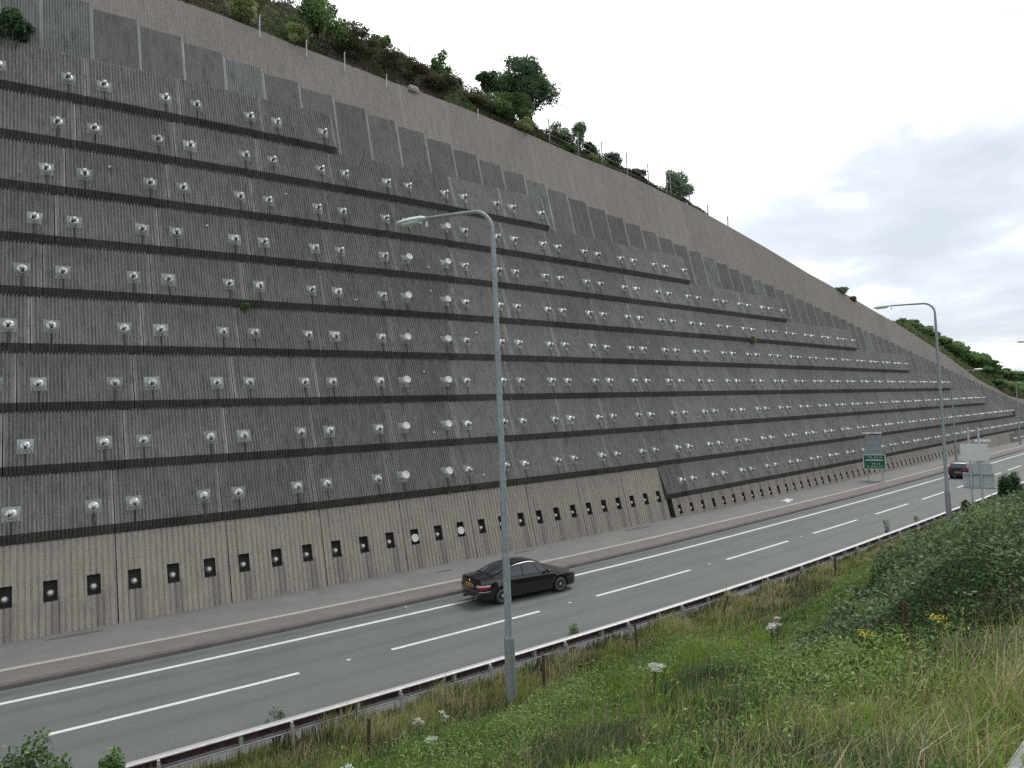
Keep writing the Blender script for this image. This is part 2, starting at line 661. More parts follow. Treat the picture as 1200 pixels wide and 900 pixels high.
# kerb: a real step
s = np.arange(-40, 420.5, 1.)
prof = [(-1.00, -.05), (-1.00, .11), (-1.03, .135), (-1.20, .14), (-1.20, .0)]
X = np.stack([P(s, t_, zr(s) + z_) for t_, z_ in prof], 1)
tag(link('kerb', grid_mesh('kerb', X, M['kerb'], smooth=False)), kind='structure')
tag(strip('paving_strip', -2.45, -1.20, .136, M['red_pave'], nt_=4), kind='structure')
tag(strip('pavement_edging', -2.72, -2.45, .142, M['edging']), kind='structure')
tag(strip('pavement', -6.6, -2.72, .136, M['path_asphalt'], nt_=6), kind='structure')
# verge terrain
s = np.concatenate([np.arange(-40, 70, .5), np.arange(70, 300, 4.)])
t = np.concatenate([np.arange(7.6, 26, .35), np.arange(26, 90, 4.)])
S, T = np.meshgrid(s, t, indexing='ij')
X = P(S, T, zverge(S, T) + .012)
tag(link('verge', grid_mesh('verge', X[:, ::-1], M['soil'])), kind='structure')
# hill behind the wall
s = np.concatenate([np.arange(-40, 62, .45), np.arange(62, 262, 2.)])
d = np.concatenate([np.arange(0.06, 12, .4), np.arange(12, 120, 5.)])
S, Dd = np.meshgrid(s, d, indexing='ij')
X = P(S, ttop(S) - Dd, zhill(S, np.maximum(Dd, 0)) - .35 * (Dd < 0))
tag(link('hill', grid_mesh('hill', X, M['rockhill'])), kind='structure')
# bedrock right behind the panels (closes the joints)
s = np.arange(-40, 262, 2.)
zz = np.array([-1.5, 3, 8, 14, 20, 26, 32])
S, Z = np.meshgrid(s, zz, indexing='ij')
Zc = np.minimum(Z, (ztop(S) - .6))
X = P(S, wt(Zc) - .75, Zc)
tag(link('bedrock', grid_mesh('bedrock', X, M['dark_rock'])), kind='structure')


# ------------------------------------------------------------------ the anchored wall
def rib_cols(w, margin, pitch, jit=0.0, r=None):
    """(x, depth) columns of a ribbed panel: smooth margins, trapezoid ribs between"""
    cols = [(0, 0.), (margin, 0.), (margin + .001, 0.)]
    n = int(round((w - 2 * margin) / pitch))
    p = (w - 2 * margin) / n
    for k in range(n):
        x = margin + k * p
        j = (r.uniform(-jit, jit) if r is not None else 0)
        cols += [(x + p * .12, 1.), (x + p * .46 + j, 1.), (x + p * .60 + j, 0.), (x + p * .98, 0.)]
    cols += [(w - margin + .02, 0.), (w, 0.)]
    return cols


def tier_profile():
    return [(0, 0.), (.10, -.045), (.37, -.15), (.49, -.110), (.95, .070), (1.4, .232), (1.85, .375), (2.29, .517), (2.42, .56)]


def tier_panel(seed, w=PW, dk=1.0):
    r = random.Random(seed)
    cols = rib_cols(w, .07, .128, .012, r)
    prof = tier_profile()
    zs = [q[0] for q in prof]
    mb = MB()
    nc, nr = len(cols), len(prof)
    vs = []
    for i, (x, dp) in enumerate(cols):
        for j, (z, y) in enumerate(prof):
            dep = -dp * (.050 + r.uniform(-.022, .018)) * dk if dp else (r.uniform(0, .010) if 1 < i < nc - 2 else 0)
            vs.append((x + (r.uniform(-.008, .008) if 1 < i < nc - 2 else 0), y + dep, z))
    fs, mi = [], []
    for i in range(nc - 1):
        for j in range(nr - 1):
            fs.append((i * nr + j, (i + 1) * nr + j, (i + 1) * nr + j + 1, i * nr + j + 1))
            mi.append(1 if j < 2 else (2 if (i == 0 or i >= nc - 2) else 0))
    o = len(mb.v)
    mb.v, mb.f, mb.mi = vs, fs, mi
    # ends and back
    for xe, base in ((0, 0), (w, (nc - 1) * nr)):
        back = [(xe, y + .34, z) for z, y in prof]
        o = len(mb.v)
        mb.v += back
        for j in range(nr - 1):
            q = (base + j, base + j + 1, o + j + 1, o + j)
            mb.f.append(q if xe == 0 else tuple(reversed(q)))
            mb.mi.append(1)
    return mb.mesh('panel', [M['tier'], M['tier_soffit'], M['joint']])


FACE_TILT = math.atan2(.517 + .10, 2.29 - .35) * .85     # lean of the panel face
# local axes of an anchor: z_local = outward normal of the face
ax_n = Vector((0, -math.cos(FACE_TILT), math.sin(FACE_TILT)))
ax_x = Vector((1, 0, 0))
ax_y = ax_n.cross(ax_x)
AXM = Matrix((ax_x, ax_y, ax_n)).transposed()


def face_y(z):
    pr = tier_profile()
    return float(np.interp(z, [q[0] for q in pr], [q[1] for q in pr]))


def plate_mesh(name='anchor_plate'):
    mb = MB()
    mb.box((0, 0, 0), (.55, .55, .06), 0, mat=AXM)
    mb.lathe([(.25, .02), (.25, .05)], 20, AXM, (0, 0, 0), 0)
    return mb


def cap_dome(mb, n=18, mi=0, tip=1):
    mb.lathe([(.185, .05), (.195, .085), (.185, .12), (.15, .165), (.095, .195)], n, AXM, (0, 0, 0), mi)
    mb.lathe([(.088, .18), (.088, .36), (.07, .40), (.03, .415)], max(8, n // 2), AXM, (0, 0, 0), mi)
    mb.box(AXM @ Vector((-.03, -.105, .24)), (.085, .05, .13), tip, mat=AXM)  # added black block: painted shade on the stud's underside
    return mb


def cap_load(mb, n=20, mi=0):
    mb.lathe([(.13, .08), (.13, .24)], n, AXM, (0, 0, 0), mi)
    mb.lathe([(.18, .24), (.19, .26), (.19, .43), (.178, .45), (.14, .45), (.135, .43), (.04, .43)], n, AXM, (0, 0, 0), mi)
    return mb


ME_PANEL = [tier_panel(k) for k in range(4)]
ME_PANEL_MID = [tier_panel(k + 10, dk=.55) for k in range(4)]
ME_PANEL_FAR = [tier_panel(k + 20, dk=.25) for k in range(4)]
ME_PLATE = plate_mesh().mesh('anchor_plate', M['galv'], True)
ME_DOME = cap_dome(MB()).mesh('anchor_cap', [M['cap'], M['cap_shade']], True)
ME_LOAD = cap_load(MB()).mesh('anchor_load_cap', [M['white_cap']], True)
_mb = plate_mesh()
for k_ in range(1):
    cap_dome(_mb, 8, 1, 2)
ME_HEAD = _mb.mesh('anchor_head', [M['galv'], M['cap'], M['cap_shade']], True)
ME_PRISM = MB().lathe([(.045, 0), (.05, .05), (.02, .07)], 8, AXM).mesh('survey_marker', M['white_cap'])

LEDGE = {1: 21.70, 2: 19.46, 3: 17.22, 4: 14.98, 5: 12.74, 6: 10.45, 7: 8.15, 8: 5.80, 9: 3.40, 10: 1.20, 11: -1.09}
S_END = {i: 15.54 * i - 1.77 for i in range(1, 12)}
S_END.update({10: 162.0, 11: 182.0})
TIER_LABEL = {
    1: 'topmost and shortest grey ribbed anchored tier, high at the left under the stepped panels',
    2: 'second grey ribbed anchored tier from the top, ending above the near lamp arm',
    3: 'third grey ribbed anchored tier from the top, crossing behind the near lamp head',
    4: 'fourth grey ribbed anchored tier from the top of the terraced wall',
    5: 'fifth grey ribbed anchored tier from the top, middle of the terraced wall',
    6: 'sixth grey ribbed anchored tier from the top with plant tufts on its ledge',
    7: 'seventh grey ribbed anchored tier from the top, running nearly level at eye height',
    8: 'second grey ribbed anchored tier above the tall beige plinth',
    9: 'grey ribbed anchored tier resting directly on the tall beige plinth',
    10: 'grey ribbed anchored tier just above the low beige plinth, right of the tall plinth',
    11: 'short grey ribbed tier beyond the end of the low plinth, far right'}
J0, JP, STG = -1.628, 4.007, 0.44
LOADJ = {(4, 1), (5, 0)}        # the two columns with the big cylindrical load caps (joint 4 right, joint 5 left)
PRISM = {(1, 3), (3, 0), (3, 2), (4, 1), (5, 4), (5, 3), (6, 5), (7, 4), (8, 4), (9, 5), (4, 4), (6, 9), (8, 10), (9, 11), (5, 11)}
for i in range(1, 12):
    z0 = LEDGE[i]
    t0 = wt(z0)
    tier = thing('wall_tier', TIER_LABEL[i], 'retaining wall tier', PV(5, t0, z0), 0, 'stacked anchored tiers of the retaining wall')
    inv = Matrix.Translation(PV(5, t0, z0)).inverted()
    sstart = -9.0 if i < 10 else (35.4 if i == 10 else 131.5)
    j = int(math.floor((sstart - J0 - STG * (9 - i)) / JP))
    first = True
    while True:
        sj = J0 + STG * (9 - i) + JP * j
        s_a, s_b = sj + .016, sj + JP - .016
        if s_a >= S_END[i] - .6:
            break
        if s_b <= sstart + .5:
            j += 1
            continue
        a = PV(s_a, t0, z0)
        th = head(sj + JP / 2)
        me = (ME_PANEL if sj < 18 else ME_PANEL_MID if sj < 36 else ME_PANEL_FAR)[(j * 7 + i * 3) % 4]
        sx = chord(s_a, s_b, wt(z0 + 1)) / PW
        if s_a < sstart:                       # cut first panel of the lower tiers to fit
            sx = chord(sstart, s_b, wt(z0 + 1)) / PW
            a = PV(sstart, t0, z0)
        if s_b > S_END[i] + .4:
            sx = chord(s_a, S_END[i] + .4, wt(z0 + 1)) / PW
        pnl = link('panel', me, tier)
        local = Matrix.Translation(a) @ Matrix.Rotation(th, 4, 'Z')
        pnl.matrix_local = inv @ local @ Matrix.Diagonal((sx, 1, 1, 1))
        for e, xa in ((1, AX), (0, PW - AX)):
            sa = s_a + xa
            if sa < sstart + .3 or sa > S_END[i] + .1:
                continue
            jn = j if e == 1 else j + 1
            ld = (jn, e) in LOADJ and i >= 3 and not (i == 3 and jn == 4)
            pos = PV(sa, t0, z0)
            base = Matrix.Translation(pos) @ Matrix.Rotation(th, 4, 'Z')
            ml = inv @ base @ Matrix.Translation((0, face_y(AZ) - .012, AZ))
            tw = Matrix.Rotation(0, 4, 'Z')
            if sa < 62:
                pl_ = link('anchor_plate', ME_PLATE, tier)
                q_ = random.uniform
                pl_.matrix_local = ml @ Matrix.Rotation(q_(-.05, .05), 4, ax_n) @ Matrix.Rotation(q_(-.04, .04), 4, 'X') @ Matrix.Diagonal((q_(.95, 1.05), 1, q_(.95, 1.05), 1))
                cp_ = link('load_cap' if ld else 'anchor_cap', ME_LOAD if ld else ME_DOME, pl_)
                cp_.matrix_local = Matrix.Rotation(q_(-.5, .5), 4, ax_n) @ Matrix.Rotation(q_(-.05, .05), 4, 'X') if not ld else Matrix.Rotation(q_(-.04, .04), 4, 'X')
            else:
                hd = link('anchor_plate', ME_HEAD, tier)
                hd.matrix_local = ml
        if (i, j) in PRISM:
            zz_ = 1.62 if (i + j) % 2 else .75
            pm = link('survey_marker', ME_PRISM, tier)
            pm.matrix_local = inv @ local @ Matrix.Translation((2.0 + ((i * j) % 3) * .4 - .4, face_y(zz_) - .03, zz_))
        j += 1

# stepped upper panels ------------------------------------------------
step = thing('stepped_wall', 'dark grey ribbed panels with a stepped top edge, between the tiers and the brown wall', 'stepped panel wall', PV(40, wt(20), 20))
inv = Matrix.Translation(PV(40, wt(20), 20)).inverted()


def stop_z(s):
    return 27.33 - .1458 * s


for k in range(-5, 84):
    s0 = .2 + 2.004 * k
    sm = s0 + 1.0
    ztp = stop_z(s0 + 1.0)
    if ztp > ztop(sm) - .4:
        ztp = float(ztop(sm)) - .4
    rows = [i for i in range(1, 12) if S_END[i] > s0 + 2.2]
    zb_ = LEDGE[rows[0]] + 1.9 if rows else 2.0
    if ztp - zb_ < .25:
        continue
    r = random.Random(k + 99)
    w_ = chord(s0, s0 + 2.004, wt(22)) - .015
    strong = k in (-1, 0, 4) or r.random() < .06
    cols = rib_cols(w_, .055, .105 if strong else .085, .006, r)
    nr = max(3, int((ztp - zb_) / .8))
    zz = np.linspace(0, ztp - zb_, nr + 1)
    mb = MB()
    vs, fs, mi = [], [], []
    nc = len(cols)
    for ci, (x, dp) in enumerate(cols):
        for z in zz:
            vs.append((x, B0 * z + .06 + dp * (.038 if strong else .022) * r.uniform(.6, 1.3), z))
        vs.append((x, B0 * zz[-1] + .36, zz[-1]))
    nr2 = nr + 2
    for ci in range(nc - 1):
        for q in range(nr2 - 1):
            fs.append((ci * nr2 + q, (ci + 1) * nr2 + q, (ci + 1) * nr2 + q + 1, ci * nr2 + q + 1))
            mi.append(1 if (ci == 0 or ci >= nc - 2) else 0)
    for ci in (0, nc - 1):
        o = len(vs)
        vs += [(cols[ci][0], B0 * z + .36, z) for z in zz]
        for q in range(nr):
            f_ = (ci * nr2 + q, ci * nr2 + q + 1, o + q + 1, o + q)
            fs.append(f_ if ci == 0 else tuple(reversed(f_)))
            mi.append(0)
    mb.v, mb.f, mb.mi = vs, fs, mi
    o = mb.build('panel', [M['step_pale'] if strong else M['step'], M['step_joint']], step)
    o.matrix_local = inv @ Matrix.Translation(PV(s0 + .006, wt(zb_), zb_)) @ Matrix.Rotation(head(sm), 4, 'Z')

# brown wall behind ------------------------------------------------
brown = thing('concrete_wall', 'tall brown concrete wall along the top with a sloping top edge below the hillside', 'wall', PV(40, wt(22) - .4, 22))
inv = Matrix.Translation(PV(40, wt(22) - .4, 22)).inverted()
bk = 3.58
for k in range(-5, 55):
    s0 = 4.72 + bk * k
    s1 = s0 + bk - .03
    zb_ = min(stop_z(s0), stop_z(s1)) - 1.2
    zb_ = min(zb_, float(ztop(s1)) - 1.6)
    r = random.Random(k + 500)
    wb_ = chord(s0, s1, wt(24))
    cols = rib_cols(wb_, .085, .105, .012, r)
    nc = len(cols)
    nr = 6
    vs, fs, mi = [], [], []
    for x, dp in cols:
        zt_ = float(ztop(s0 + x * (s1 - s0) / wb_))
        for q in range(nr + 1):
            z = (zt_ - zb_) * q / nr
            vs.append((x, B0 * z + dp * .015 * r.uniform(.3, 1.5), z))
        vs.append((x, B0 * (zt_ - zb_) + .35, zt_ - zb_ + .0))
    nr2 = nr + 2
    for ci in range(nc - 1):
        for q in range(nr2 - 1):
            fs.append((ci * nr2 + q, (ci + 1) * nr2 + q, (ci + 1) * nr2 + q + 1, ci * nr2 + q + 1))
            mi.append(1 if (ci == 0) else 0)
    for ci in (0, nc - 1):
        o = len(vs)
        vs += [(vs[ci * nr2 + q][0], vs[ci * nr2 + q][1] + .35, vs[ci * nr2 + q][2]) for q in range(nr + 1)]
        for q in range(nr):
            f_ = (ci * nr2 + q, ci * nr2 + q + 1, o + q + 1, o + q)
            fs.append(f_ if ci == 0 else tuple(reversed(f_)))
            mi.append(0)
    mb = MB()
    mb.v, mb.f, mb.mi = vs, fs, mi
    o = mb.build('bay', [M['beige'], M['beige_joint']], brown)
    o.matrix_local = inv @ Matrix.Translation(PV(s0, wt(zb_) - .32, zb_)) @ Matrix.Rotation(head(s0 + bk / 2), 4, 'Z')


# plinths with anchor pockets ------------------------------------------------
def plinth_bay(w, h, lean, pk, pz0, pz1, seed, rib=.205, pw=.40):
    """local x along, y into the wall, z up; pk = pocket centres"""
    r = random.Random(seed)
    cols = []
    n = max(1, int(round(w / rib)))
    for k in range(n):
        x = w * k / n
        p = w / n
        cols += [(x + p * .0, .0), (x + p * .62, .0), (x + p * .68, .034), (x + p * .94, .034)]
    cols.append((w, 0.))
    for c_ in pk:
        cols = [q for q in cols if abs(q[0] - (c_ - pw / 2)) > .015 and abs(q[0] - (c_ + pw / 2)) > .015]
        cols += [(c_ - pw / 2, .004), (c_ + pw / 2, .004)]
    cols.sort()
    zs = [0, pz0 * .5, pz0, (pz0 + pz1) / 2, pz1, (pz1 + h) / 2, h - .03, h]
    nr = len(zs)
    vs, fs, mi = [], [], []
    for x, d_ in cols:
        for z in zs:
            vs.append((x, lean * z + d_ * r.uniform(.6, 1.3), z))
        vs.append((x, lean * h + .5, h + .0))
    nr2 = nr + 1
    for ci in range(len(cols) - 1):
        xm = (cols[ci][0] + cols[ci + 1][0]) / 2
        inpk = any(abs(xm - c_) < pw / 2 for c_ in pk)
        for q in range(nr2 - 1):
            if inpk and 2 <= q < 4:
                continue
            fs.append((ci * nr2 + q, (ci + 1) * nr2 + q, (ci + 1) * nr2 + q + 1, ci * nr2 + q + 1))
            mi.append(0)
    for c_ in pk:
        o = len(vs)
        x0, x1 = c_ - pw / 2, c_ + pw / 2
        dep = .32
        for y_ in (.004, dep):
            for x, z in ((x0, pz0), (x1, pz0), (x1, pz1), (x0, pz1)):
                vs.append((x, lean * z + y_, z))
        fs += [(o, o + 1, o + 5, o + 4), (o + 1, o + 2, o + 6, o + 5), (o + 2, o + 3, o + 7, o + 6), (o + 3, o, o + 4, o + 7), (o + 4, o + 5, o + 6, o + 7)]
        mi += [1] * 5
    for ci in (0, len(cols) - 1):
        o = len(vs)
        sm_ = 0 if (seed == 8 and ci) else 1
        vs += [(vs[ci * nr2 + q][0], vs[ci * nr2 + q][1] + .5, vs[ci * nr2 + q][2]) for q in range(nr)]
        for q in range(nr - 1):
            f_ = (ci * nr2 + q, ci * nr2 + q + 1, o + q + 1, o + q)
            fs.append(f_ if ci == 0 else tuple(reversed(f_)))
            mi.append(sm_)
    mb = MB()
    mb.v, mb.f, mb.mi = vs, fs, mi
    return mb


def pocket_cap(lean, big=False, n=12):
    tl = math.atan(lean)
    nn = Vector((0, -math.cos(tl), math.sin(tl)))
    A = Matrix((Vector((1, 0, 0)), nn.cross(Vector((1, 0, 0))), nn)).transposed()
    mb = MB()
    if big:
        mb.lathe([(.12, -.28), (.12, -.1), (.185, -.1), (.195, -.08), (.195, .03), (.18, .045), (.14, .045), (.135, .035), (.03, .035)], 18, A, (0, 0, 0), 1)
    else:
        mb.lathe([(.13, -.30), (.13, -.24)], n, A, (0, 0, 0), 0)
        mb.lathe([(.085, -.24), (.09, -.10), (.075, -.055), (.04, -.03)], n, A, (0, 0, 0), 1)
    return mb.mesh('anchor_cap', [M['galv'], M['white_cap']], True)


LEAN = .232
PKP = 1.3815
zbase = .10
tall = thing('concrete_plinth', 'tall beige board-marked concrete plinth with a row of dark anchor pockets', 'plinth', PV(10, -5.95, zbase))
inv = Matrix.Translation(PV(10, -5.95, zbase)).inverted()
ME_PCAP, ME_PBIG = pocket_cap(LEAN), pocket_cap(LEAN, True)
kk = -3
while True:
    s0 = 2.42 + PB * kk
    s1 = min(s0 + PB - .035, 35.95)
    if s0 > 35.5:
        break
    zb_ = float(zr(s0)) + .10
    h = 3.38 - zb_
    pks = []
    for q in range(-12, 40):
        sp_ = -1.13 + PKP * q
        if s0 + .2 < sp_ < s1 - .15:
            pks.append((sp_ - s0, q))
    wk_ = chord(s0, s1, -6.2)
    fk_ = wk_ / (s1 - s0)
    pks = [(x * fk_, q) for x, q in pks]
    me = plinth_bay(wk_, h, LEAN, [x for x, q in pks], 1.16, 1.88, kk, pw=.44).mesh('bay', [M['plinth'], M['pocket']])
    o = link('bay', me, tall)
    loc = Matrix.Translation(PV(s0, -5.95, zb_)) @ Matrix.Rotation(head(s0 + 2), 4, 'Z')
    o.matrix_local = inv @ loc
    for x, q in pks:
        c_ = link('anchor_cap', ME_PBIG if q in (12, 14) else ME_PCAP, tall)
        z_ = 1.46
        c_.matrix_local = inv @ loc @ Matrix.Translation((x, LEAN * z_ + .02, z_))
    kk += 1
LEAN2 = .25
low = thing('concrete_plinth', 'low beige concrete plinth with closely spaced narrow pockets, running into the distance', 'plinth', PV(60, -5.85, -.2))
inv = Matrix.Translation(PV(60, -5.85, -.2)).inverted()
ME_PCAP2 = pocket_cap(LEAN2, n=8)
for kk in range(0, 24):
    s0 = 36.0 + PB * kk
    s1 = s0 + PB - .02
    zb_ = float(zr(s0)) + .10
    zt_ = 1.19
    h = zt_ - zb_
    wk_ = chord(s0, s1, -6.0)
    pks = [wk_ * (q + .5) / 3 for q in range(3)] if s1 < 106 else []
    me = plinth_bay(wk_, h, LEAN2, pks, .22, .80, 60 + kk, pw=.36).mesh('bay', [M['plinth'], M['pocket']])
    o = link('bay', me, low)
    tb_ = wt(zt_) + .035 + LEAN2 * h
    loc = Matrix.Translation(PV(s0, tb_, zb_)) @ Matrix.Rotation(head(s0 + 2), 4, 'Z')
    o.matrix_local = inv @ loc
    for q, x in enumerate(pks):
        if (kk * 3 + q) % 7 == 3:
            continue
        c_ = link('anchor_cap', ME_PCAP2, low)
        c_.matrix_local = inv @ loc @ Matrix.Translation((x, LEAN2 * .45 + .02, .45))
far = thing('concrete_plinth', 'last stretch of plain beige plinth at the far end of the wall', 'plinth', PV(150, -5.8, -.6))
inv = Matrix.Translation(PV(150, -5.8, -.6)).inverted()
for kk in range(0, 12):
    s0 = 135.6 + PB * kk
    zb_ = float(zr(s0)) + .10
    h = .35
    o = plinth_bay(PB - .02, h, LEAN2, [], .1, .2, 90 + kk).build('bay', [M['plinth'], M['pocket']], far)
    o.matrix_local = inv @ Matrix.Translation(PV(s0, -5.55, zb_)) @ Matrix.Rotation(head(s0 + 2), 4, 'Z')


# ------------------------------------------------------------------ crash barrier
bar = thing('crash_barrier', 'long galvanised open box crash barrier between the road and the grass verge', 'crash barrier', PV(20, B_T, 0))
inv = Matrix.Translation(PV(20, B_T, 0)).inverted()
s = np.arange(-24, 150.1, 1.2)
prof = [(.16, .575), (.17, .60), (.15, .615), (-.03, .615), (-.05, .60), (-.05, .35), (-.03, .335), (.15, .335), (.17, .35), (.16, .38)]
X = np.stack([P(s, B_T + a_, zr(s) + z_) for a_, z_ in prof], 1)
me = grid_mesh('rail', X - np.array(PV(20, B_T, 0)), M['barrier'], smooth=False)
o = link('rail', me, bar)
md = o.modifiers.new('thick', 'SOLIDIFY')
md.thickness = .006
# dark lining of the channel: shade painted on the web's face seen from behind
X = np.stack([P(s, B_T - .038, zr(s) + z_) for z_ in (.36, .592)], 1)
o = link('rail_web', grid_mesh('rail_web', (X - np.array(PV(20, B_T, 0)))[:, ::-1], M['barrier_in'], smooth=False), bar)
mpost = MB()
mpost.box((0, -.045, -.02), (.055, .008, 1.12), 0).box((0, .045, -.02), (.055, .008, 1.12), 0).box((-.028, 0, -.02), (.008, .09, 1.12), 0)
mpost.box((0, .07, .48), (.05, .10, .22), 0)
ME_POST = mpost.mesh('post', M['barrier'])
ME_STIFF = MB().box((0, 0, 0), (.075, .16, .24), 0).mesh('bracket', M['barrier'])
for k in range(-9, 40):
    sk = 4.493 + 2.63 * k
    if sk > 110:
        break
    o = link('post', ME_POST, bar)
    o.matrix_local = inv @ Matrix.Translation(PV(sk, B_T + .26, float(zr(sk)) + .0)) @ Matrix.Rotation(head(sk), 4, 'Z')
    o = link('bracket', ME_STIFF, bar)
    sb_ = sk - 1.05
    o.matrix_local = inv @ Matrix.Translation(PV(sb_, B_T + .055, float(zr(sb_)) + .475)) @ Matrix.Rotation(head(sb_), 4, 'Z')


# ------------------------------------------------------------------ street lamps
def lamp(label, s_, t_, z_, h=12.1, arm=2.7, side=-1, rise=.42, rot=0.0, group='street lamps along the road', rb=.135, hs=1.0):
    """column with a swept bracket; side -1 = arm towards the wall"""
    root = thing('street_lamp', label, 'street lamp', PV(s_, t_, z_), head(s_) + rot, group)
    # local: x along the road, y to the left (towards the wall); arm along +y for side=-1
    d_ = 1 if side < 0 else -1
    mb = MB()
    mb.tube([(0, 0, -.3), (0, 0, 1.7), (0, 0, 1.75)], [rb, rb, rb], 14)
    mb.tube([(0, 0, 1.75), (0, 0, 1.85), (0, 0, 5.5), (0, 0, h - 1.3)], [rb, rb * .72, rb * .62, rb * .48], 14)
    c1 = mb.build('column', M['lamp_steel'], root, True)
    door = MB().box((0, -rb + .005, .75), (.11, .02, .62)).build('door', M['lamp_steel'], c1)
    pts = [(0, 0, h - 1.35)]
    R0 = .62
    for a in np.linspace(0, PI / 2 - math.atan2(rise, arm), 9):
        pts.append((0, d_ * (R0 - R0 * math.cos(a)), h - .95 + R0 * math.sin(a)))
    x0 = pts[-1]
    pts.append((0, d_ * arm * .6, x0[2] + rise * .55))
    pts.append((0, d_ * arm, x0[2] + rise))
    mb = MB()
    mb.tube(pts, [rb * .47] + [rb * .40] * 9 + [rb * .34, rb * .32], 12)
    mb.build('bracket_arm', M['lamp_steel'], root, True)
    # lantern
    hb = pts[-1]
    mb = MB()
    ys = [q * hs for q in (0, .12, .45, .80, .92)]
    ws = [q * hs for q in (.06, .12, .165, .15, .07)]
    zt_ = [.05, .09, .11, .08, .03]
    vs, fs = [], []
    n = 12
    for y_, w_, z2 in zip(ys, ws, zt_):
        for q in range(n):
            a = 2 * PI * q / n
            zz_ = math.sin(a)
            vs.append((hb[0] + w_ * math.cos(a), hb[1] + d_ * (y_ - .1), hb[2] + (z2 * zz_ if zz_ > 0 else .05 * zz_)))
    for i_ in range(4):
        for q in range(n):
            fs.append((i_ * n + q, i_ * n + (q + 1) % n, (i_ + 1) * n + (q + 1) % n, (i_ + 1) * n + q))
    fs += [tuple(range(n)), tuple(4 * n + q for q in range(n))]
    mb.add(vs, fs)
    ln = mb.build('lantern', M['glass_lamp'], root, True)
    mb = MB()
    vs, fs = [], []
    for y_, w_ in ((.2, .10), (.45, .145), (.78, .12)):
        for q in range(9):
            a = PI + PI * q / 8
            vs.append((hb[0] + w_ * math.cos(a), hb[1] + d_ * (y_ - .1), hb[2] - .03 + .085 * math.sin(a)))
    for i_ in range(2):
        for q in range(8):
            fs.append((i_ * 9 + q, i_ * 9 + q + 1, (i_ + 1) * 9 + q + 1, (i_ + 1) * 9 + q))
    fs += [tuple(range(9)), tuple(range(18, 27))]
    mb.add(vs, fs)
    mb.build('bowl', M['glass_lamp'], ln, True)
    mb = MB().tube([(0, hb[1] - d_ * .12, hb[2] - .1), (0, hb[1] - d_ * .12, hb[2] - .24)], .03, 8)
    mb.build('photocell', M['white_cap'], root, True)
    return root


lamp('tall grey street lamp in the verge grass, nearest, rising in front of the black car', 9.42, 9.42, -.10, 13.15, 2.25, -1, .12, math.radians(23), hs=1.12)
lamp('grey street lamp beyond the barrier, left of the white sign backs', 40.2, 9.1, .35, 12.6, 2.35, -1, .12)
lamp('distant street lamp at the far right edge, only its lantern in view', 74.5, 9.3, .4, 11.95, 2.4, -1, .12)
lamp('thin grey lamp on the pavement side, behind the dark blue car', 91.3, -3.6, -.3, 10.75, 2.5, 1, .25)
lamp('farthest thin lamp column on the pavement, at the far end of the wall', 126.0, -3.6, -.5, 9.9, 2.3, 1, .3)


# ------------------------------------------------------------------ cars
def metal_paint(name, col, rough=.18):
    m, nt, b = new_mat(name)
    f = noise(nt, 3, 4, .6, coords(nt, 'Object'))
    nt.links.new(ramp(nt, f, [(.35, tuple(c * .85 for c in col)), (.7, col)]), b.inputs['Base Color'])
    b.inputs['Roughness'].default_value = rough
    b.inputs['Coat Weight'].default_value = .6
    b.inputs['Coat Roughness'].default_value = .06
    return m


M['black_paint'] = metal_paint('black_paint', (.007, .006, .008), .16)
M['navy_paint'] = metal_paint('navy_paint', (.018, .022, .05), .22)
M['rubber'] = simple('tyre_rubber', (.016, .016, .016), .85)
M['trim_black'] = simple('black_trim', (.014, .014, .015), .5)
M['alloy'] = galv_mat('alloy_wheel', (.62, .62, .60), .3, .6)
M['red_lens'] = simple('red_lens', (.34, .012, .015), .15)
M['clear_lens'] = simple('clear_lens', (.70, .62, .58), .15)
M['amber_plate'] = simple('yellow_plate', (.80, .42, .02), .4, 0, .05)
M['plate_black'] = simple('plate_characters', (.02, .02, .02), .5)
M['chrome'] = galv_mat('chrome', (.72, .72, .72), .12, .95)
m, nt, b = new_mat('car_glass')
b.inputs['Base Color'].default_value = (.035, .045, .05, 1)
b.inputs['Roughness'].default_value = .04
b.inputs['Specular IOR Level'].default_value = .9
M['car_glass'] = m


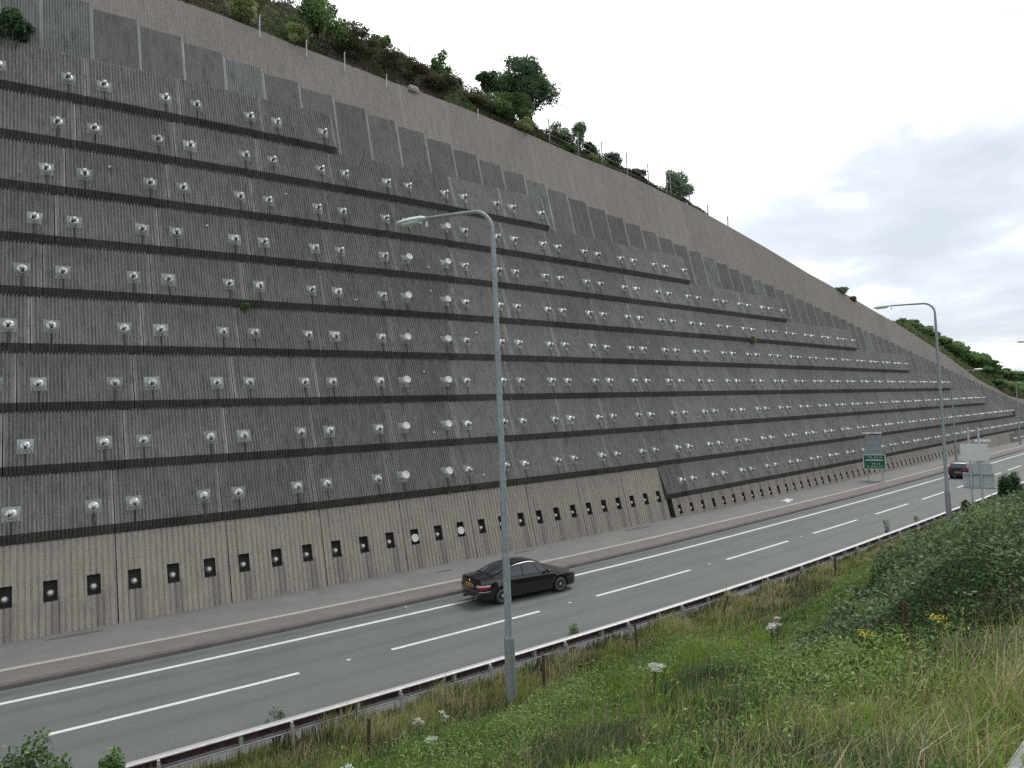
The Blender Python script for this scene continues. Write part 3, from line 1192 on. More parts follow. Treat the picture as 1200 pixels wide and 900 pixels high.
def car(spec, label, cat, s_, t_, dth, paint, group=None):
    root = thing(spec['name'], label, cat, PV(s_, t_, float(zr(s_)) + .004), head(s_) + dth, group)
    L = spec['L'] / 2
    ip = lambda pts, x: float(np.interp(x, [q[0] for q in pts], [q[1] for q in pts]))
    WX = spec['wheels']
    wr = spec['wr']
    xs = sorted(set(np.round(np.concatenate([np.linspace(-L, L, 56)] + [np.linspace(x - wr - .06, x + wr + .06, 17) for x in WX]), 3)))
    xs = [x for i, x in enumerate(xs) if i == 0 or x - xs[i - 1] > .012]
    sec = []
    for x in xs:
        W_ = ip(spec['W'], x)
        zs_, zc_ = ip(spec['zs'], x), ip(spec['zc'], x)
        zb_ = ip(spec['zb'], x)
        ar = 0
        for xw in WX:
            dx = abs(x - xw)
            R_a = wr + .045
            if dx < R_a:
                ar = max(ar, wr + math.sqrt(R_a * R_a - dx * dx))
        zlow = max(zb_, ar)
        zl = [zlow, max(.42, zlow + .012), max(.56, zlow + .024), max(.70, zlow + .036), zs_]
        zl[3] = min(zl[3], zs_ - .02)
        zl[2] = min(zl[2], zl[3] - .01)
        zl[1] = min(zl[1], zl[2] - .01)
        zl[0] = min(zl[0], zl[1] - .005)
        wl = [W_ * .955, W_ * .995, W_, W_ * .99, W_ * .955]
        pts = list(zip(wl, zl)) + [(W_ * .90, zs_ + .72 * (zc_ - zs_)), (W_ * .72, zs_ + .93 * (zc_ - zs_)), (W_ * .35, zc_), (0, zc_ + .004)]
        sec.append(pts)
    n = len(sec[0])
    vs, fs = [], []
    for x, pts in zip(xs, sec):
        for y, z in pts:
            vs.append((x, y, z))
        for y, z in reversed(pts[:-1]):
            vs.append((x, -y, z))
    m_ = 2 * n - 1
    for i_ in range(len(xs) - 1):
        for q in range(m_ - 1):
            fs.append((i_ * m_ + q, (i_ + 1) * m_ + q, (i_ + 1) * m_ + q + 1, i_ * m_ + q + 1))
        fs.append((i_ * m_ + m_ - 1, (i_ + 1) * m_ + m_ - 1, (i_ + 1) * m_, i_ * m_))
    fs.append(tuple(range(m_)))
    fs.append(tuple(reversed([(len(xs) - 1) * m_ + q for q in range(m_)])))
    mb = MB()
    mb.add(vs, fs)
    body = mb.build('body', paint, root, True)
    # underbody block so that nothing shows through the arches
    MB().box((0, 0, .36), (spec['L'] - .7, 1.18, .34)).build('underbody', M['trim_black'], root)
    # cabin
    zr_ = spec['roof']
    hb, ht = spec['cab']
    cx = np.linspace(zr_[0][0], zr_[-1][0], 40)

    def side(x, f_):
        zsh = ip(spec['zs'], x) - .01
        zrr = max(ip(zr_, x), zsh + .002)
        k_ = min(1, max(0, (zrr - zsh) / (spec['H'] - zsh)))
        hbx = hb * ip(spec['taper'], x)
        htop = hbx + (ht * ip(spec['taper'], x) - hbx) * k_
        z = zsh + (zrr - .055 * k_ - zsh) * f_
        y = hbx + (htop - hbx) * (f_ ** 1.25)
        return y, z, htop, zrr

    vs, fs = [], []
    for x in cx:
        pts = []
        for f_ in (0, .25, .5, .75, 1):
            y, z, htop, zrr = side(x, f_)
            pts.append((y, z))
        pts += [(htop * .94, zrr - .022), (htop * .80, zrr - .006), (htop * .4, zrr + .004), (0, zrr + .008)]
        for y, z in pts:
            vs.append((x, y, z))
        for y, z in reversed(pts[:-1]):
            vs.append((x, -y, z))
    m2 = 17
    for i_ in range(len(cx) - 1):
        for q in range(m2 - 1):
            fs.append((i_ * m2 + q, (i_ + 1) * m2 + q, (i_ + 1) * m2 + q + 1, i_ * m2 + q + 1))
    mb = MB()
    mb.add(vs, fs)
    mb.build('roof', paint, root, True)

    def side_pane(name, xa, xb, fa, fb, sgn, cuta=None, cutb=None):
        vs, fs = [], []
        nx, nz = 9, 5
        for i_ in range(nx):
            for q in range(nz):
                f_ = fa + (fb - fa) * q / (nz - 1)
                x_l = xa if cuta is None else xa + (cuta - xa) * q / (nz - 1)
                x_r = xb if cutb is None else xb + (cutb - xb) * q / (nz - 1)
                x = x_l + (x_r - x_l) * i_ / (nx - 1)
                y, z, _, _ = side(x, f_)
                vs.append((x, sgn * (y + .012), z + .004))
        for i_ in range(nx - 1):
            for q in range(nz - 1):
                f__ = (i_ * nz + q, (i_ + 1) * nz + q, (i_ + 1) * nz + q + 1, i_ * nz + q + 1)
                fs.append(f__ if sgn < 0 else tuple(reversed(f__)))
        mb = MB()
        mb.add(vs, fs)
        mb.build(name, M['car_glass'], root, True)

    for sg in (1, -1):
        for wn in spec['windows']:
            side_pane('side_window', *wn[:4], sg, *(wn[4:]))

    def top_pane(name, xa, xb, wf):
        vs, fs = [], []
        nx, ny = 9, 9
        for i_ in range(nx):
            x = xa + (xb - xa) * i_ / (nx - 1)
            _, _, htop, zrr = side(x, 1)
            for q in range(ny):
                u = -1 + 2 * q / (ny - 1)
                y = htop * wf * u
                zz_ = zrr + .008 - .012 * (abs(u) ** 3)
                vs.append((x, y, zz_ + .010))
        for i_ in range(nx - 1):
            for q in range(ny - 1):
                fs.append((i_ * ny + q, (i_ + 1) * ny + q, (i_ + 1) * ny + q + 1, i_ * ny + q + 1))
        mb = MB()
        mb.add(vs, fs)
        mb.build(name, M['car_glass'], root, True)

    top_pane('rear_window', *spec['rearglass'], .88)
    top_pane('windscreen', *spec['frontglass'], .90)
    # wheels
    for xw in WX:
        for sg in (1, -1):
            yw = sg * (spec['track'])
            wroot = bpy.data.objects.new('wheel', None)
            A = Matrix.Rotation(-sg * PI / 2, 3, 'X')
            mb = MB()
            mb.lathe([(wr * .62, -.11), (wr * .95, -.11), (wr, -.07), (wr, .075), (wr * .96, .105), (wr * .70, .112), (wr * .66, .10)], 28, A, (xw, yw, wr))
            tyre = mb.build('wheel', M['rubber'], root, True)
            mb = MB()
            mb.lathe([(wr * .66, .02), (wr * .69, .108), (wr * .64, .113), (wr * .60, .09), (wr * .60, .03)], 28, A, (xw, yw, wr))
            for q in range(10):
                a = 2 * PI * q / 10
                Rm = A @ Matrix.Rotation(a, 3, 'Z')
                mb.box(Vector((xw, yw, wr)) + Rm @ Vector((wr * .36, 0, .085)), (wr * .54, .036, .03), mat=Rm)
            mb.lathe([(wr * .16, .05), (wr * .17, .10), (wr * .10, .112)], 14, A, (xw, yw, wr))
            mb.build('rim', M['alloy'], tyre, True)
    # lights, plate, trims
    xr = -L
    for sg in (1, -1):
        tl = spec['tail']
        hl = MB()
        segs = []
        for yy in np.linspace(tl[0], tl[1], 6):
            # find x on the rear surface where half-width equals yy
            xx = float(np.interp(yy + .012, [q[1] for q in spec['W'] if q[0] <= -1.5], [q[0] for q in spec['W'] if q[0] <= -1.5]))
            segs.append((xx - .012, yy))
        segs.append((segs[-1][0] + .22, tl[1] + .012))
        vs, fs, mi = [], [], []
        zl = [tl[2], tl[2] + (tl[3] - tl[2]) * .62, tl[3]]
        for x, y in segs:
            for z in zl:
                vs.append((x, sg * y, z))
        for i_ in range(len(segs) - 1):
            for q in range(2):
                f__ = (i_ * 3 + q, (i_ + 1) * 3 + q, (i_ + 1) * 3 + q + 1, i_ * 3 + q + 1)
                fs.append(f__ if sg < 0 else tuple(reversed(f__)))
                mi.append(q if spec.get('twotone', True) else 0)
        mb = MB()
        mb.v, mb.f, mb.mi = vs, fs, mi
        o = mb.build('tail_light', [M['red_lens'], M['clear_lens']], root)
        mdf = o.modifiers.new('thick', 'SOLIDIFY')
        mdf.thickness = .03
        mdf.offset = 0
        # mirror
        mm = spec['mirror']
        MB().lathe([(.03, -.10), (.085, -.06), (.09, .05), (.05, .10)], 10, Matrix.Diagonal((.7, 1, .8)) @ Matrix.Rotation(PI / 2, 3, 'X'), (mm[0], sg * mm[1], mm[2])).build('mirror', paint, root, True)
        # rubbing strip and handles
        yb = .92 * spec['Wm']
        for xa, xb in spec['strips']:
            x = (xa + xb) / 2
            MB().box((x, sg * (ip(spec['W'], x) + .006), .50), (xb - xa, .016, .035)).build('side_trim', M['trim_black'], root)
        for x in spec['handles']:
            MB().box((x, sg * (ip(spec['W'], x) * .975 + .012), ip(spec['zs'], x) - .10), (.17, .025, .03)).build('door_handle', paint, root)
    ph = spec['plate']
    pl_ = MB().box((ph[0], 0, ph[1]), (.02, .52, .115)).build('number_plate', M['amber_plate'], root)
    mb = MB()
    for q, y in enumerate((.20, .135, .07, .005, -.09, -.15, -.21)):
        mb.box((ph[0] - .012, y, ph[1]), (.006, .032 if q % 2 else .04, .07))
        mb.box((ph[0] - .0135, y, ph[1] + (.012 if q % 3 else -.01)), (.005, .05, .014))
    mb.build('plate_marks', M['plate_black'], pl_)
    if spec.get('badge'):
        MB().lathe([(.042, 0), (.042, .012), (.02, .016)], 14, Matrix.Rotation(-PI / 2, 3, 'Y'), (spec['badge'][0], 0, spec['badge'][1])).build('badge', M['chrome'], root, True)
        for y in (.52, .60):
            MB().tube([(-L + .25, y, .24), (-L - .03, y, .24)], .035, 10).build('exhaust_pipe', M['chrome'], root, True)
    # bumper seam strip
    mb = MB()
    pts = [(x - .012, y) for x, y in [(q[0], q[1]) for q in spec['W'] if q[0] <= -1.5]]
    for sg in (1, -1):
        mb.tube([(x, sg * y, spec['seam']) for x, y in pts], .010, 6)
    mb.tube([(pts[0][0], pts[0][1], spec['seam']), (pts[0][0], -pts[0][1], spec['seam'])], .010, 6)
    mb.build('bumper_trim', M['chrome'] if spec.get('badge') else M['trim_black'], root, True)
    return root


SALOON = dict(name='saloon_car', L=4.77, H=1.435, wr=.325, wheels=(-1.415, 1.415), track=.775, Wm=.90,
              W=[(-2.385, .58), (-2.375, .70), (-2.33, .79), (-2.22, .845), (-1.95, .885), (-1.4, .90), (0, .90), (1.3, .90), (1.85, .88), (2.15, .82), (2.31, .70), (2.385, .50)],
              zs=[(-2.385, .90), (-2.2, .95), (-1.6, .955), (-.8, .935), (0, .92), (.9, .89), (1.5, .83), (2.0, .73), (2.385, .58)],
              zc=[(-2.385, .93), (-2.30, 1.04), (-1.7, 1.085), (-1.0, 1.06), (.9, 1.0), (1.4, .93), (2.0, .81), (2.3, .70), (2.385, .60)],
              zb=[(-2.385, .34), (-2.2, .27), (-1.8, .22), (1.7, .20), (2.2, .22), (2.385, .30)],
              roof=[(-1.78, 1.06), (-1.45, 1.17), (-1.1, 1.29), (-.80, 1.37), (-.50, 1.415), (-.1, 1.435), (.15, 1.425), (.38, 1.385), (.7, 1.22), (1.2, .955)],
              cab=(.865, .615), taper=[(-1.8, .86), (-1.2, .95), (-.4, 1), (.5, 1), (1.2, .95)],
              windows=[(-1.22, -.46, .14, .88, -.86, -.40), (-.38, .36, .12, .90, -.34, .16), (.42, .92, .10, .88, .22, .36)],
              rearglass=(-1.66, -.86), frontglass=(.40, 1.10), tail=(.60, .845, .68, .83), mirror=(.72, .99, .98),
              strips=[(-1.0, -.06), (-.03, .95)], handles=(-.62, .22), plate=(-2.395, .78), badge=(-2.375, .93), seam=.585)
c1 = car(SALOON, 'black four-door saloon driving away along the road, behind the near lamp column', 'car', 16.24, .88, -.09, M['black_paint'])
HATCH = dict(name='hatchback_car', L=3.95, H=1.52, wr=.30, wheels=(-1.22, 1.24), track=.73, Wm=.85, twotone=False,
             W=[(-1.975, .62), (-1.96, .72), (-1.90, .80), (-1.6, .845), (0, .85), (1.2, .85), (1.6, .81), (1.85, .70), (1.975, .48)],
             zs=[(-1.975, .92), (-1.4, .95), (0, .92), (.8, .89), (1.4, .80), (1.975, .58)],
             zc=[(-1.975, .95), (-1.9, 1.0), (-1.0, 1.02), (.85, 1.0), (1.4, .90), (1.975, .62)],
             zb=[(-1.975, .30), (-1.6, .22), (1.6, .20), (1.975, .28)],
             roof=[(-1.95, 1.0), (-1.80, 1.22), (-1.62, 1.42), (-1.3, 1.49), (-.5, 1.52), (.1, 1.50), (.35, 1.45), (1.05, .98)],
             cab=(.82, .62), taper=[(-2.0, .93), (-1.2, .98), (-.4, 1), (1.2, .95)],
             windows=[(-1.5, -.95, .14, .86, -1.4, -.95), (-.85, -.1, .12, .88), (0, .75, .10, .88, 0, .35)],
             rearglass=(-1.91, -1.66), frontglass=(.36, .98), tail=(.56, .80, .72, 1.02), mirror=(.60, .93, .98),
             strips=[(-.8, .7)], handles=(-.6, .2), plate=(-1.985, .62), seam=.50)
c2 = car(HATCH, 'small dark blue hatchback far along the road, seen from behind beside the sign backs', 'car', 72.4, 1.62, 0.0, M['navy_paint'])

# ------------------------------------------------------------------ signs
M['sign_grey'] = simple('sign_back_grey', (.30, .34, .36), .6, .2, .1, 3)
M['sign_green'] = simple('sign_green', (.005, .115, .05), .45, 0, .1, 4)
M['sign_white'] = simple('sign_white', (.72, .75, .72), .5, 0, .06, 3)
M['sign_pale'] = simple('sign_back_pale', (.50, .54, .54), .55, .1, .1, 2)
sg = thing('direction_sign', 'green direction sign on the pavement, grey panel and two floodlights above it', 'road sign', PV(65.1, -3.72, float(zr(65)) + .13), head(65) + PI / 2 + .22)
# local x: towards the wall side (left as seen by drivers), local -y ... faces the camera side: build with x across, y depth
for x in (-.62, .62):
    MB().tube([(x, 0, -.2), (x, 0, 4.55)], .045, 10).build('post', M['sign_grey'], sg, True)
# frame: front of sign looks along +y (towards oncoming drivers behind us): rotate so that +y = back along the road
pan = MB().box((0, .07, 1.72), (1.86, .03, 1.36)).build('sign_panel', M['sign_white'], sg)
MB().box((0, .092, 1.72), (1.74, .012, 1.24)).build('green_face', M['sign_green'], pan)
mb = MB()
for z, w_, segs in ((2.14, 1.2, (-.42, .1, .5)), (1.86, 1.6, ()), (1.55, .8, (-.2, .25)), (1.28, 1.3, (-.3, .38))):
    if not segs:
        mb.box((0, .101, z), (1.55, .004, .05))
        for x in np.linspace(-.6, .6, 9):
            mb.box((x, .102, z + .055), (.09, .004, .07))
    else:
        for x in np.arange(-w_ / 2, w_ / 2, .115):
            if any(abs(x - g_) < .055 for g_ in segs):
                continue
            mb.box((x, .101, z), (.03, .004, .14))
            mb.box((x + .03, .1015, z + .045 * (1 if int(x * 100) % 2 else -1)), (.055, .004, .03))
mb.build('sign_lettering', M['sign_white'], pan)
up = MB().box((0, .06, 3.34), (1.30, .03, 1.72)).build('grey_panel', M['sign_grey'], sg)
for z in (2.75, 3.3, 3.9):
    MB().box((0, .09, z), (1.46, .03, .06)).build('rail', M['lamp_steel'], sg)
for x in (-.42, .42):
    fl = MB().box((x, .42, 4.42), (.70, .30, .12), mat=Matrix.Rotation(.12, 3, 'X')).build('floodlight', M['sign_white'], sg)
    MB().box((x, .2, 4.3), (.05, .40, .04)).build('bracket', M['lamp_steel'], fl)

zv = lambda s_, t_: float(zverge(s_, t_))
sb = thing('road_sign', 'backs of two pale road signs stacked on two posts, behind the barrier at the right', 'road sign', PV(46.0, 9.0, zv(46, 9)), head(46) - PI / 2 + .10)
for x, top in ((-.25, 5.6), (.27, 5.6)):
    MB().tube([(x, 0, -.3), (x, 0, top)], .055, 10).build('post', M['sign_pale'], sb, True)
MB().box((.02, -.09, 4.08), (1.42, .03, 1.02)).build('white_panel', M['sign_white'], sb)
pn = MB().box((.12, .09, 2.35), (1.62, .03, .95)).build('lower_panel', M['sign_pale'], sb)
pn2 = MB().box((.25, .09, 3.12), (1.2, .03, .56)).build('middle_panel', M['sign_pale'], sb)
for z in (1.9, 2.72):
    MB().box((.12, -.0, z), (1.62, .05, .07)).build('rail', M['lamp_steel'], sb)
for x in (.18, .60):
    fl = MB().box((x, .55, 4.75), (.36, .30, .15), mat=Matrix.Rotation(-.12, 3, 'X')).build('floodlight', M['sign_white'], sb)
    MB().box((x, .30, 4.66), (.05, .5, .04)).build('bracket', M['lamp_steel'], fl)

# road studs
ME_STUD = MB().box((0, 0, .012), (.12, .10, .024)).box((0, 0, .027), (.07, .09, .012)).mesh('road_stud', M['white_cap'])
for k in (0, 1, 2, 3, 4, 5):
    sk = 7.65 + 9 * k
    o = link('road_stud', ME_STUD)
    o.location = PV(sk, D_T, float(zr(sk)) + .002)
    o.rotation_euler = (0, 0, head(sk))
    tag(o, 'small white reflective road stud in a gap of the dashed lane line', 'road stud', 'reflective studs between the lane dashes')

# ------------------------------------------------------------------ vegetation
CAMV = np.array([0, -CT, CH])


def vnoise(x, y, seed=0, oct=4, base=.35):
    r = np.random.default_rng(seed)
    out = np.zeros_like(x)
    amp = 1.0
    tot = 0
    fq = base
    for _ in range(oct):
        for _k in range(3):
            a = r.uniform(0, 2 * PI)
            out = out + amp * np.sin((x * math.cos(a) + y * math.sin(a)) * fq * r.uniform(.8, 1.25) * 2 * PI / 2.2 + r.uniform(0, 6.28)) / 3
        tot += amp * .55
        amp *= .6
        fq *= 2.1
    return np.clip(.5 + .5 * out / tot, 0, 1)


def pal(cols, f, r, jit=.22):
    """pick from a palette along f in 0..1, with leaf to leaf jitter"""
    cols = np.array(cols, float)
    x = np.clip(f, 0, .999) * (len(cols) - 1)
    i = x.astype(int)
    w_ = (x - i)[:, None]
    c = cols[i] * (1 - w_) + cols[i + 1] * w_
    return np.clip(c * (1 + r.uniform(-jit, jit, (len(f), 1))), 0.004, 1)


def leaves_mesh(name, pts, size, cols, r, mat, up=.35, aspect=.55):
    """one leaf-shaped quad per point"""
    n = len(pts)
    size = np.broadcast_to(np.asarray(size, float), (n,))
    d = r.normal(size=(n, 3))
    d /= np.linalg.norm(d, axis=1, keepdims=True)
    nn = r.normal(size=(n, 3)) * .8
    nn[:, 2] += up * 2
    u = d - nn * (np.sum(d * nn, 1) / np.sum(nn * nn, 1))[:, None]
    u /= np.linalg.norm(u, axis=1, keepdims=True) + 1e-9
    v = np.cross(nn / np.linalg.norm(nn, axis=1, keepdims=True), u)
    h = (size * .5)[:, None]
    k = aspect
    V = np.stack([pts - u * h, pts + v * h * k - u * h * .1, pts + u * h, pts - v * h * k - u * h * .1], 1).reshape(-1, 3)
    Q = np.arange(n * 4).reshape(n, 4)
    return np_mesh(name, V, Q, mat, np.repeat(cols, 4, 0))


def blades_mesh(name, base, h, w_, lean, cols, r, mat, tipcols=None):
    """curved grass blades: two quads' worth of verts and a tip"""
    n = len(base)
    a = r.uniform(0, 2 * PI, n)
    side = np.stack([np.cos(a), np.sin(a), np.zeros(n)], 1)
    b = a + PI / 2 + r.normal(0, .5, n)
    ld = np.stack([np.cos(b), np.sin(b), np.zeros(n)], 1)
    ld = ld * .55 + np.array([.35, -.15, 0]) * r.uniform(.2, 1.2, (n, 1))
    h = h[:, None]
    ln = (lean[:, None]) * h
    wv = side * (w_[:, None] * .5)
    up = np.array([0, 0, 1.])
    p1 = base + up * h * .5 + ld * ln * .28
    p2 = base + up * h * .92 * (1 - .28 * lean[:, None]) + ld * ln
    V = np.stack([base - wv, base + wv, p1 - wv * .85, p1 + wv * .85, p2], 1).reshape(-1, 3)
    o = np.arange(n) * 5
    Q = np.stack([o, o + 1, o + 3, o + 2], 1)
    T3 = np.stack([o + 2, o + 3, o + 4], 1)
    C5 = np.repeat(cols, 5, 0)
    if tipcols is not None:
        C5[4::5] = tipcols
    return np_mesh(name, V, Q, mat, C5, T3)


def ellip_pts(r, n, blobs):
    """points on the leafy shells of several blobs (cx,cy,cz,rx,ry,rz)"""
    bl = np.array(blobs, float)
    vol = bl[:, 3] * bl[:, 4] * bl[:, 5]
    which = r.choice(len(bl), n, p=vol ** .67 / (vol ** .67).sum())
    d = r.normal(size=(n, 3))
    d /= np.linalg.norm(d, axis=1, keepdims=True)
    rad = np.clip(r.beta(4, 1.4, n), .15, 1) * r.uniform(.9, 1.12, n)
    st_ = r.uniform(0, 1, n) < .10
    rad[st_] *= r.uniform(1.05, 1.38, st_.sum())
    return bl[which, :3] + d * bl[which, 3:] * rad[:, None], which


def shrub(name, label, cat, loc, rx, ry, rz, n, leaf, palette, seed, group=None, nb=9, trunk=0.0, up=.3, aspect=.55, spiky=False, stem_n=4, crown_lo=.0):
    r = np.random.default_rng(seed)
    root = thing(name, label, cat, loc, 0, group)
    H = rz * 2
    blobs = []
    nb = int(nb * 1.7)
    for k in range(nb):
        a = r.uniform(0, 2 * PI)
        q = math.sqrt(r.uniform(0, 1)) * .68
        f = r.uniform(.25, .85)
        wd = math.sqrt(max(.12, 1 - (2 * f - 1) ** 2))
        s_ = r.uniform(.18, .42)
        blobs.append((rx * q * math.cos(a) * wd, ry * q * math.sin(a) * wd, trunk + crown_lo + H * f, rx * s_, ry * s_, rz * s_ * 1.0))
    if spiky:
        m_ = n
        a = r.uniform(0, 2 * PI, m_)
        q = np.sqrt(r.uniform(0, 1, m_))
        base = np.stack([rx * .6 * q * np.cos(a), ry * .6 * q * np.sin(a), np.zeros(m_)], 1)
        hh = H * r.uniform(.5, 1.05, m_) * (1 - .35 * q)
        f = np.clip(r.normal(.5, .25, m_), 0, 1)
        me = blades_mesh('crown', base, hh, np.full(m_, leaf), r.uniform(.2, .9, m_), pal(palette, f, r), r, M['grass'])
        link('crown', me, root)
        return root
    n = int(n * 1.9)
    palette = [tuple(c * 2.7 for c in q) for q in palette]
    pts, wh = ellip_pts(r, n, blobs)
    ok = pts[:, 2] > trunk * .6 + .02
    pts, wh = pts[ok], wh[ok]
    tone = r.uniform(0, 1, nb)
    f = np.clip(tone[wh] * .6 + r.uniform(0, .4, len(pts)), 0, 1)
    me = leaves_mesh('crown', pts, leaf * r.uniform(.6, 1.3, len(pts)), pal(palette, f, r), r, M['leaf'], up, aspect)
    link('crown', me, root)
    mb = MB()
    for k in range(min(stem_n, nb)):
        b_ = blobs[k]
        bx, by = (0, 0) if trunk > .3 else (b_[0] * .25, b_[1] * .25)
        rr = max(.018, .035 * rz) * (1.3 if trunk > .3 else 1)
        mb.tube([(bx, by, -.15), (bx + b_[0] * .25, by + b_[1] * .2, (trunk + b_[2]) * .3), (b_[0] * .75, b_[1] * .75, b_[2] * .8), (b_[0], b_[1], b_[2] + b_[5] * .5)], [rr, rr * .8, rr * .5, rr * .15], 6)
    mb.build('trunk' if trunk > .3 else 'stems', M['bark'], root, True)
    return root


GREEN = [(.026, .046, .018), (.048, .080, .028), (.080, .118, .042)]
DKGREEN = [(.017, .030, .015), (.032, .054, .026), (.056, .084, .038)]
YGREEN = [(.065, .085, .032), (.10, .125, .05), (.15, .16, .075)]
GREYGR = [(.045, .07, .04), (.075, .105, .06), (.12, .145, .085)]
HEATH = [(.022, .020, .014), (.042, .034, .022), (.05, .055, .026), (.075, .055, .04)]
hp = lambda s_, t_: PV(s_, t_, float(zhill(s_, max(0., float(ttop(s_)) - t_))) - .1)
gh = 'shrubs and trees on the slope above the wall'
for q in [
    ('green_shrub', 'big bright green shrub on the slope above the brown wall near the top left', 14.6, -14.0, 1.7, 1.5, 1.35, 3800, .17, GREEN),
    ('green_shrub', 'yellow-green shrub tuft at the wall edge just below the big bright green shrub', 12.5, -12.7, .75, .6, .55, 1200, .12, YGREEN),
    ('green_shrub', 'yellow-green shrub at the top edge of the picture, leftmost on the brown wall', 9.6, -12.8, 1.0, .8, .75, 1500, .14, YGREEN),
    ('heather_bush', 'broad dark brown heather bush right of the big bright green shrub', 17.4, -14.2, 2.2, 1.3, .8, 3000, .13, HEATH),
    ('heather_bush', 'dark heather bush overhanging the pale boulder', 20.4, -13.9, 1.7, 1.2, .65, 2600, .13, HEATH),
    ('heather_bush', 'dark heather bush between the pale boulder and the slim green sapling', 23.0, -13.7, 1.5, 1.1, .62, 2400, .13, HEATH),
    ('heather_bush', 'low dark heather patch left of the foot of the largest tree', 25.6, -13.4, 1.6, 1.0, .5, 2200, .13, HEATH),
    ('green_shrub', 'dark rounded shrub on the skyline at the very top of the hill', 18.5, -16.6, .8, .8, .62, 1300, .14, DKGREEN),
    ('green_shrub', 'mid green upright shrub on the skyline left of the two bare posts', 19.9, -15.8, .9, .8, .9, 1700, .15, GREEN),
    ('sapling', 'slim green sapling on the skyline right of the two bare posts', 24.3, -15.0, .85, .7, 1.05, 1500, .16, GREEN),
    ('green_shrub', 'small dark shrub on the skyline beside the slim sapling', 25.5, -14.7, .55, .5, .55, 800, .13, DKGREEN),
    ('green_shrub', 'wide mid green shrub under the largest tree on the wall top', 29.5, -13.4, 2.2, 1.2, .95, 4200, .15, GREEN),
    ('grass_tuft', 'yellow-green grass tuft hanging over the wall edge below the wide shrub', 29.6, -12.35, 1.0, .7, .5, 1300, .12, YGREEN),
    ('green_shrub', 'grey-green shrub just right of the largest tree', 34.4, -13.4, 1.0, .8, .72, 1500, .15, GREYGR),
    ('green_shrub', 'tall thin grey-green shrub at the first fence post', 36.4, -13.5, .8, .7, .95, 1500, .15, GREYGR),
    ('green_shrub', 'small dark green shrub behind the second fence post', 37.3, -13.1, .75, .6, .55, 1000, .14, DKGREEN),
    ('green_shrub', 'low dark green shrub between the second and third fence posts', 40.0, -12.9, 1.0, .6, .5, 1200, .13, DKGREEN),
    ('green_shrub', 'low dark green strip of shrub behind the fence wires', 42.8, -12.7, 1.1, .6, .38, 1200, .13, DKGREEN),
    ('green_shrub', 'grey-green bushy shrub at the end of the fence on the sloping skyline', 48.9, -12.75, 2.0, 1.1, 1.25, 3600, .17, GREYGR),
    ('grass_tuft', 'small green tuft on bare soil beside the second fence post', 34.2, -12.3, .55, .4, .4, 700, .11, GREEN),
    ('grass_tuft', 'small yellow-green tuft on bare soil below the third fence post', 36.6, -12.25, .5, .4, .3, 600, .11, YGREEN),
    ('green_shrub', 'lone low shrub on the skyline above the far part of the brown wall', 78.2, -10.9, 1.5, .9, .62, 1500, .20, GREYGR),
    ('green_shrub', 'lone tiny shrub just right of the far low skyline shrub', 81.2, -10.7, .9, .7, .45, 800, .20, GREEN),
]:
    nm, lb, s_, t_, rx, ry, rz, n, lf, pl_ = q
    loc = hp(s_, t_) - Vector((0, 0, .4 if s_ > 60 else 0))
    shrub(nm, lb, 'shrub' if nm != 'grass_tuft' else 'grass tuft', loc, rx * 1.15, ry * 1.1, rz * (1.3 if s_ < 60 else .75), n, lf, pl_, int(s_ * 100) % 9973, gh)
# largest tree
shrub('broadleaf_tree', 'largest tree on the wall top, dark green with gaps and bare stems on its left', 'tree', hp(32.0, -14.9) - Vector((0, 0, .5)), 3.2, 2.3, 2.4, 10500, .19, [(.024, .040, .022), (.044, .068, .034), (.075, .105, .052)], 771, gh, nb=20, trunk=.9, stem_n=9)
shrub('broadleaf_tree', 'small dark tree with open crown just left of the largest tree', 'tree', hp(28.6, -15.2), 1.3, 1.0, .9, 2000, .16, DKGREEN, 772, gh, nb=8, trunk=.9, stem_n=6)
# far wood along the skyline, each tree its own
far_lab = ['first dark tree of the far skyline row, above the second lamp arm', 'second tree of the far skyline row, beside the second lamp column',
           'dark tree of the far row just right of the second lamp column', 'rounded mid green tree of the far row', 'tall dark tree in the middle of the far row',
           'mid green tree right of the tallest far tree', 'spreading dark tree with a bare side branch in the far row', 'dark tree on the falling skyline above the distant lantern',
           'rounded tree low on the falling skyline', 'small dark tree near the right edge of the picture', 'last low tree on the skyline at the right edge']
for k, (s_, t_, zc_, rr) in enumerate([(108, -12.5, 17.0, 1.4), (113, -13.0, 16.6, 1.7), (119, -13.2, 15.7, 2.0), (125, -13.2, 14.6, 2.1), (131.5, -13.6, 14.2, 2.4), (138, -13.6, 13.2, 2.4), (145, -13.6, 12.6, 2.4), (152, -13.6, 11.2, 2.4), (160, -13.2, 9.4, 2.3), (168, -12.8, 7.6, 2.1), (176, -12.2, 6.2, 2.0)]):
    zb_ = float(zhill(s_, max(0, float(ttop(s_)) - t_)))
    top = zc_ + rr
    hh = max(2.2, top - zb_)
    shrub('broadleaf_tree', far_lab[k], 'tree', PV(s_, t_, zb_), rr * 1.9, rr * 1.4, hh * .52, 4200, .40, [(.026, .052, .020), (.048, .086, .030), (.080, .125, .042)] if k % 3 else GREEN, 900 + k, 'trees on the far skyline behind the wall', nb=11, trunk=.25 if hh < 3 else .35)
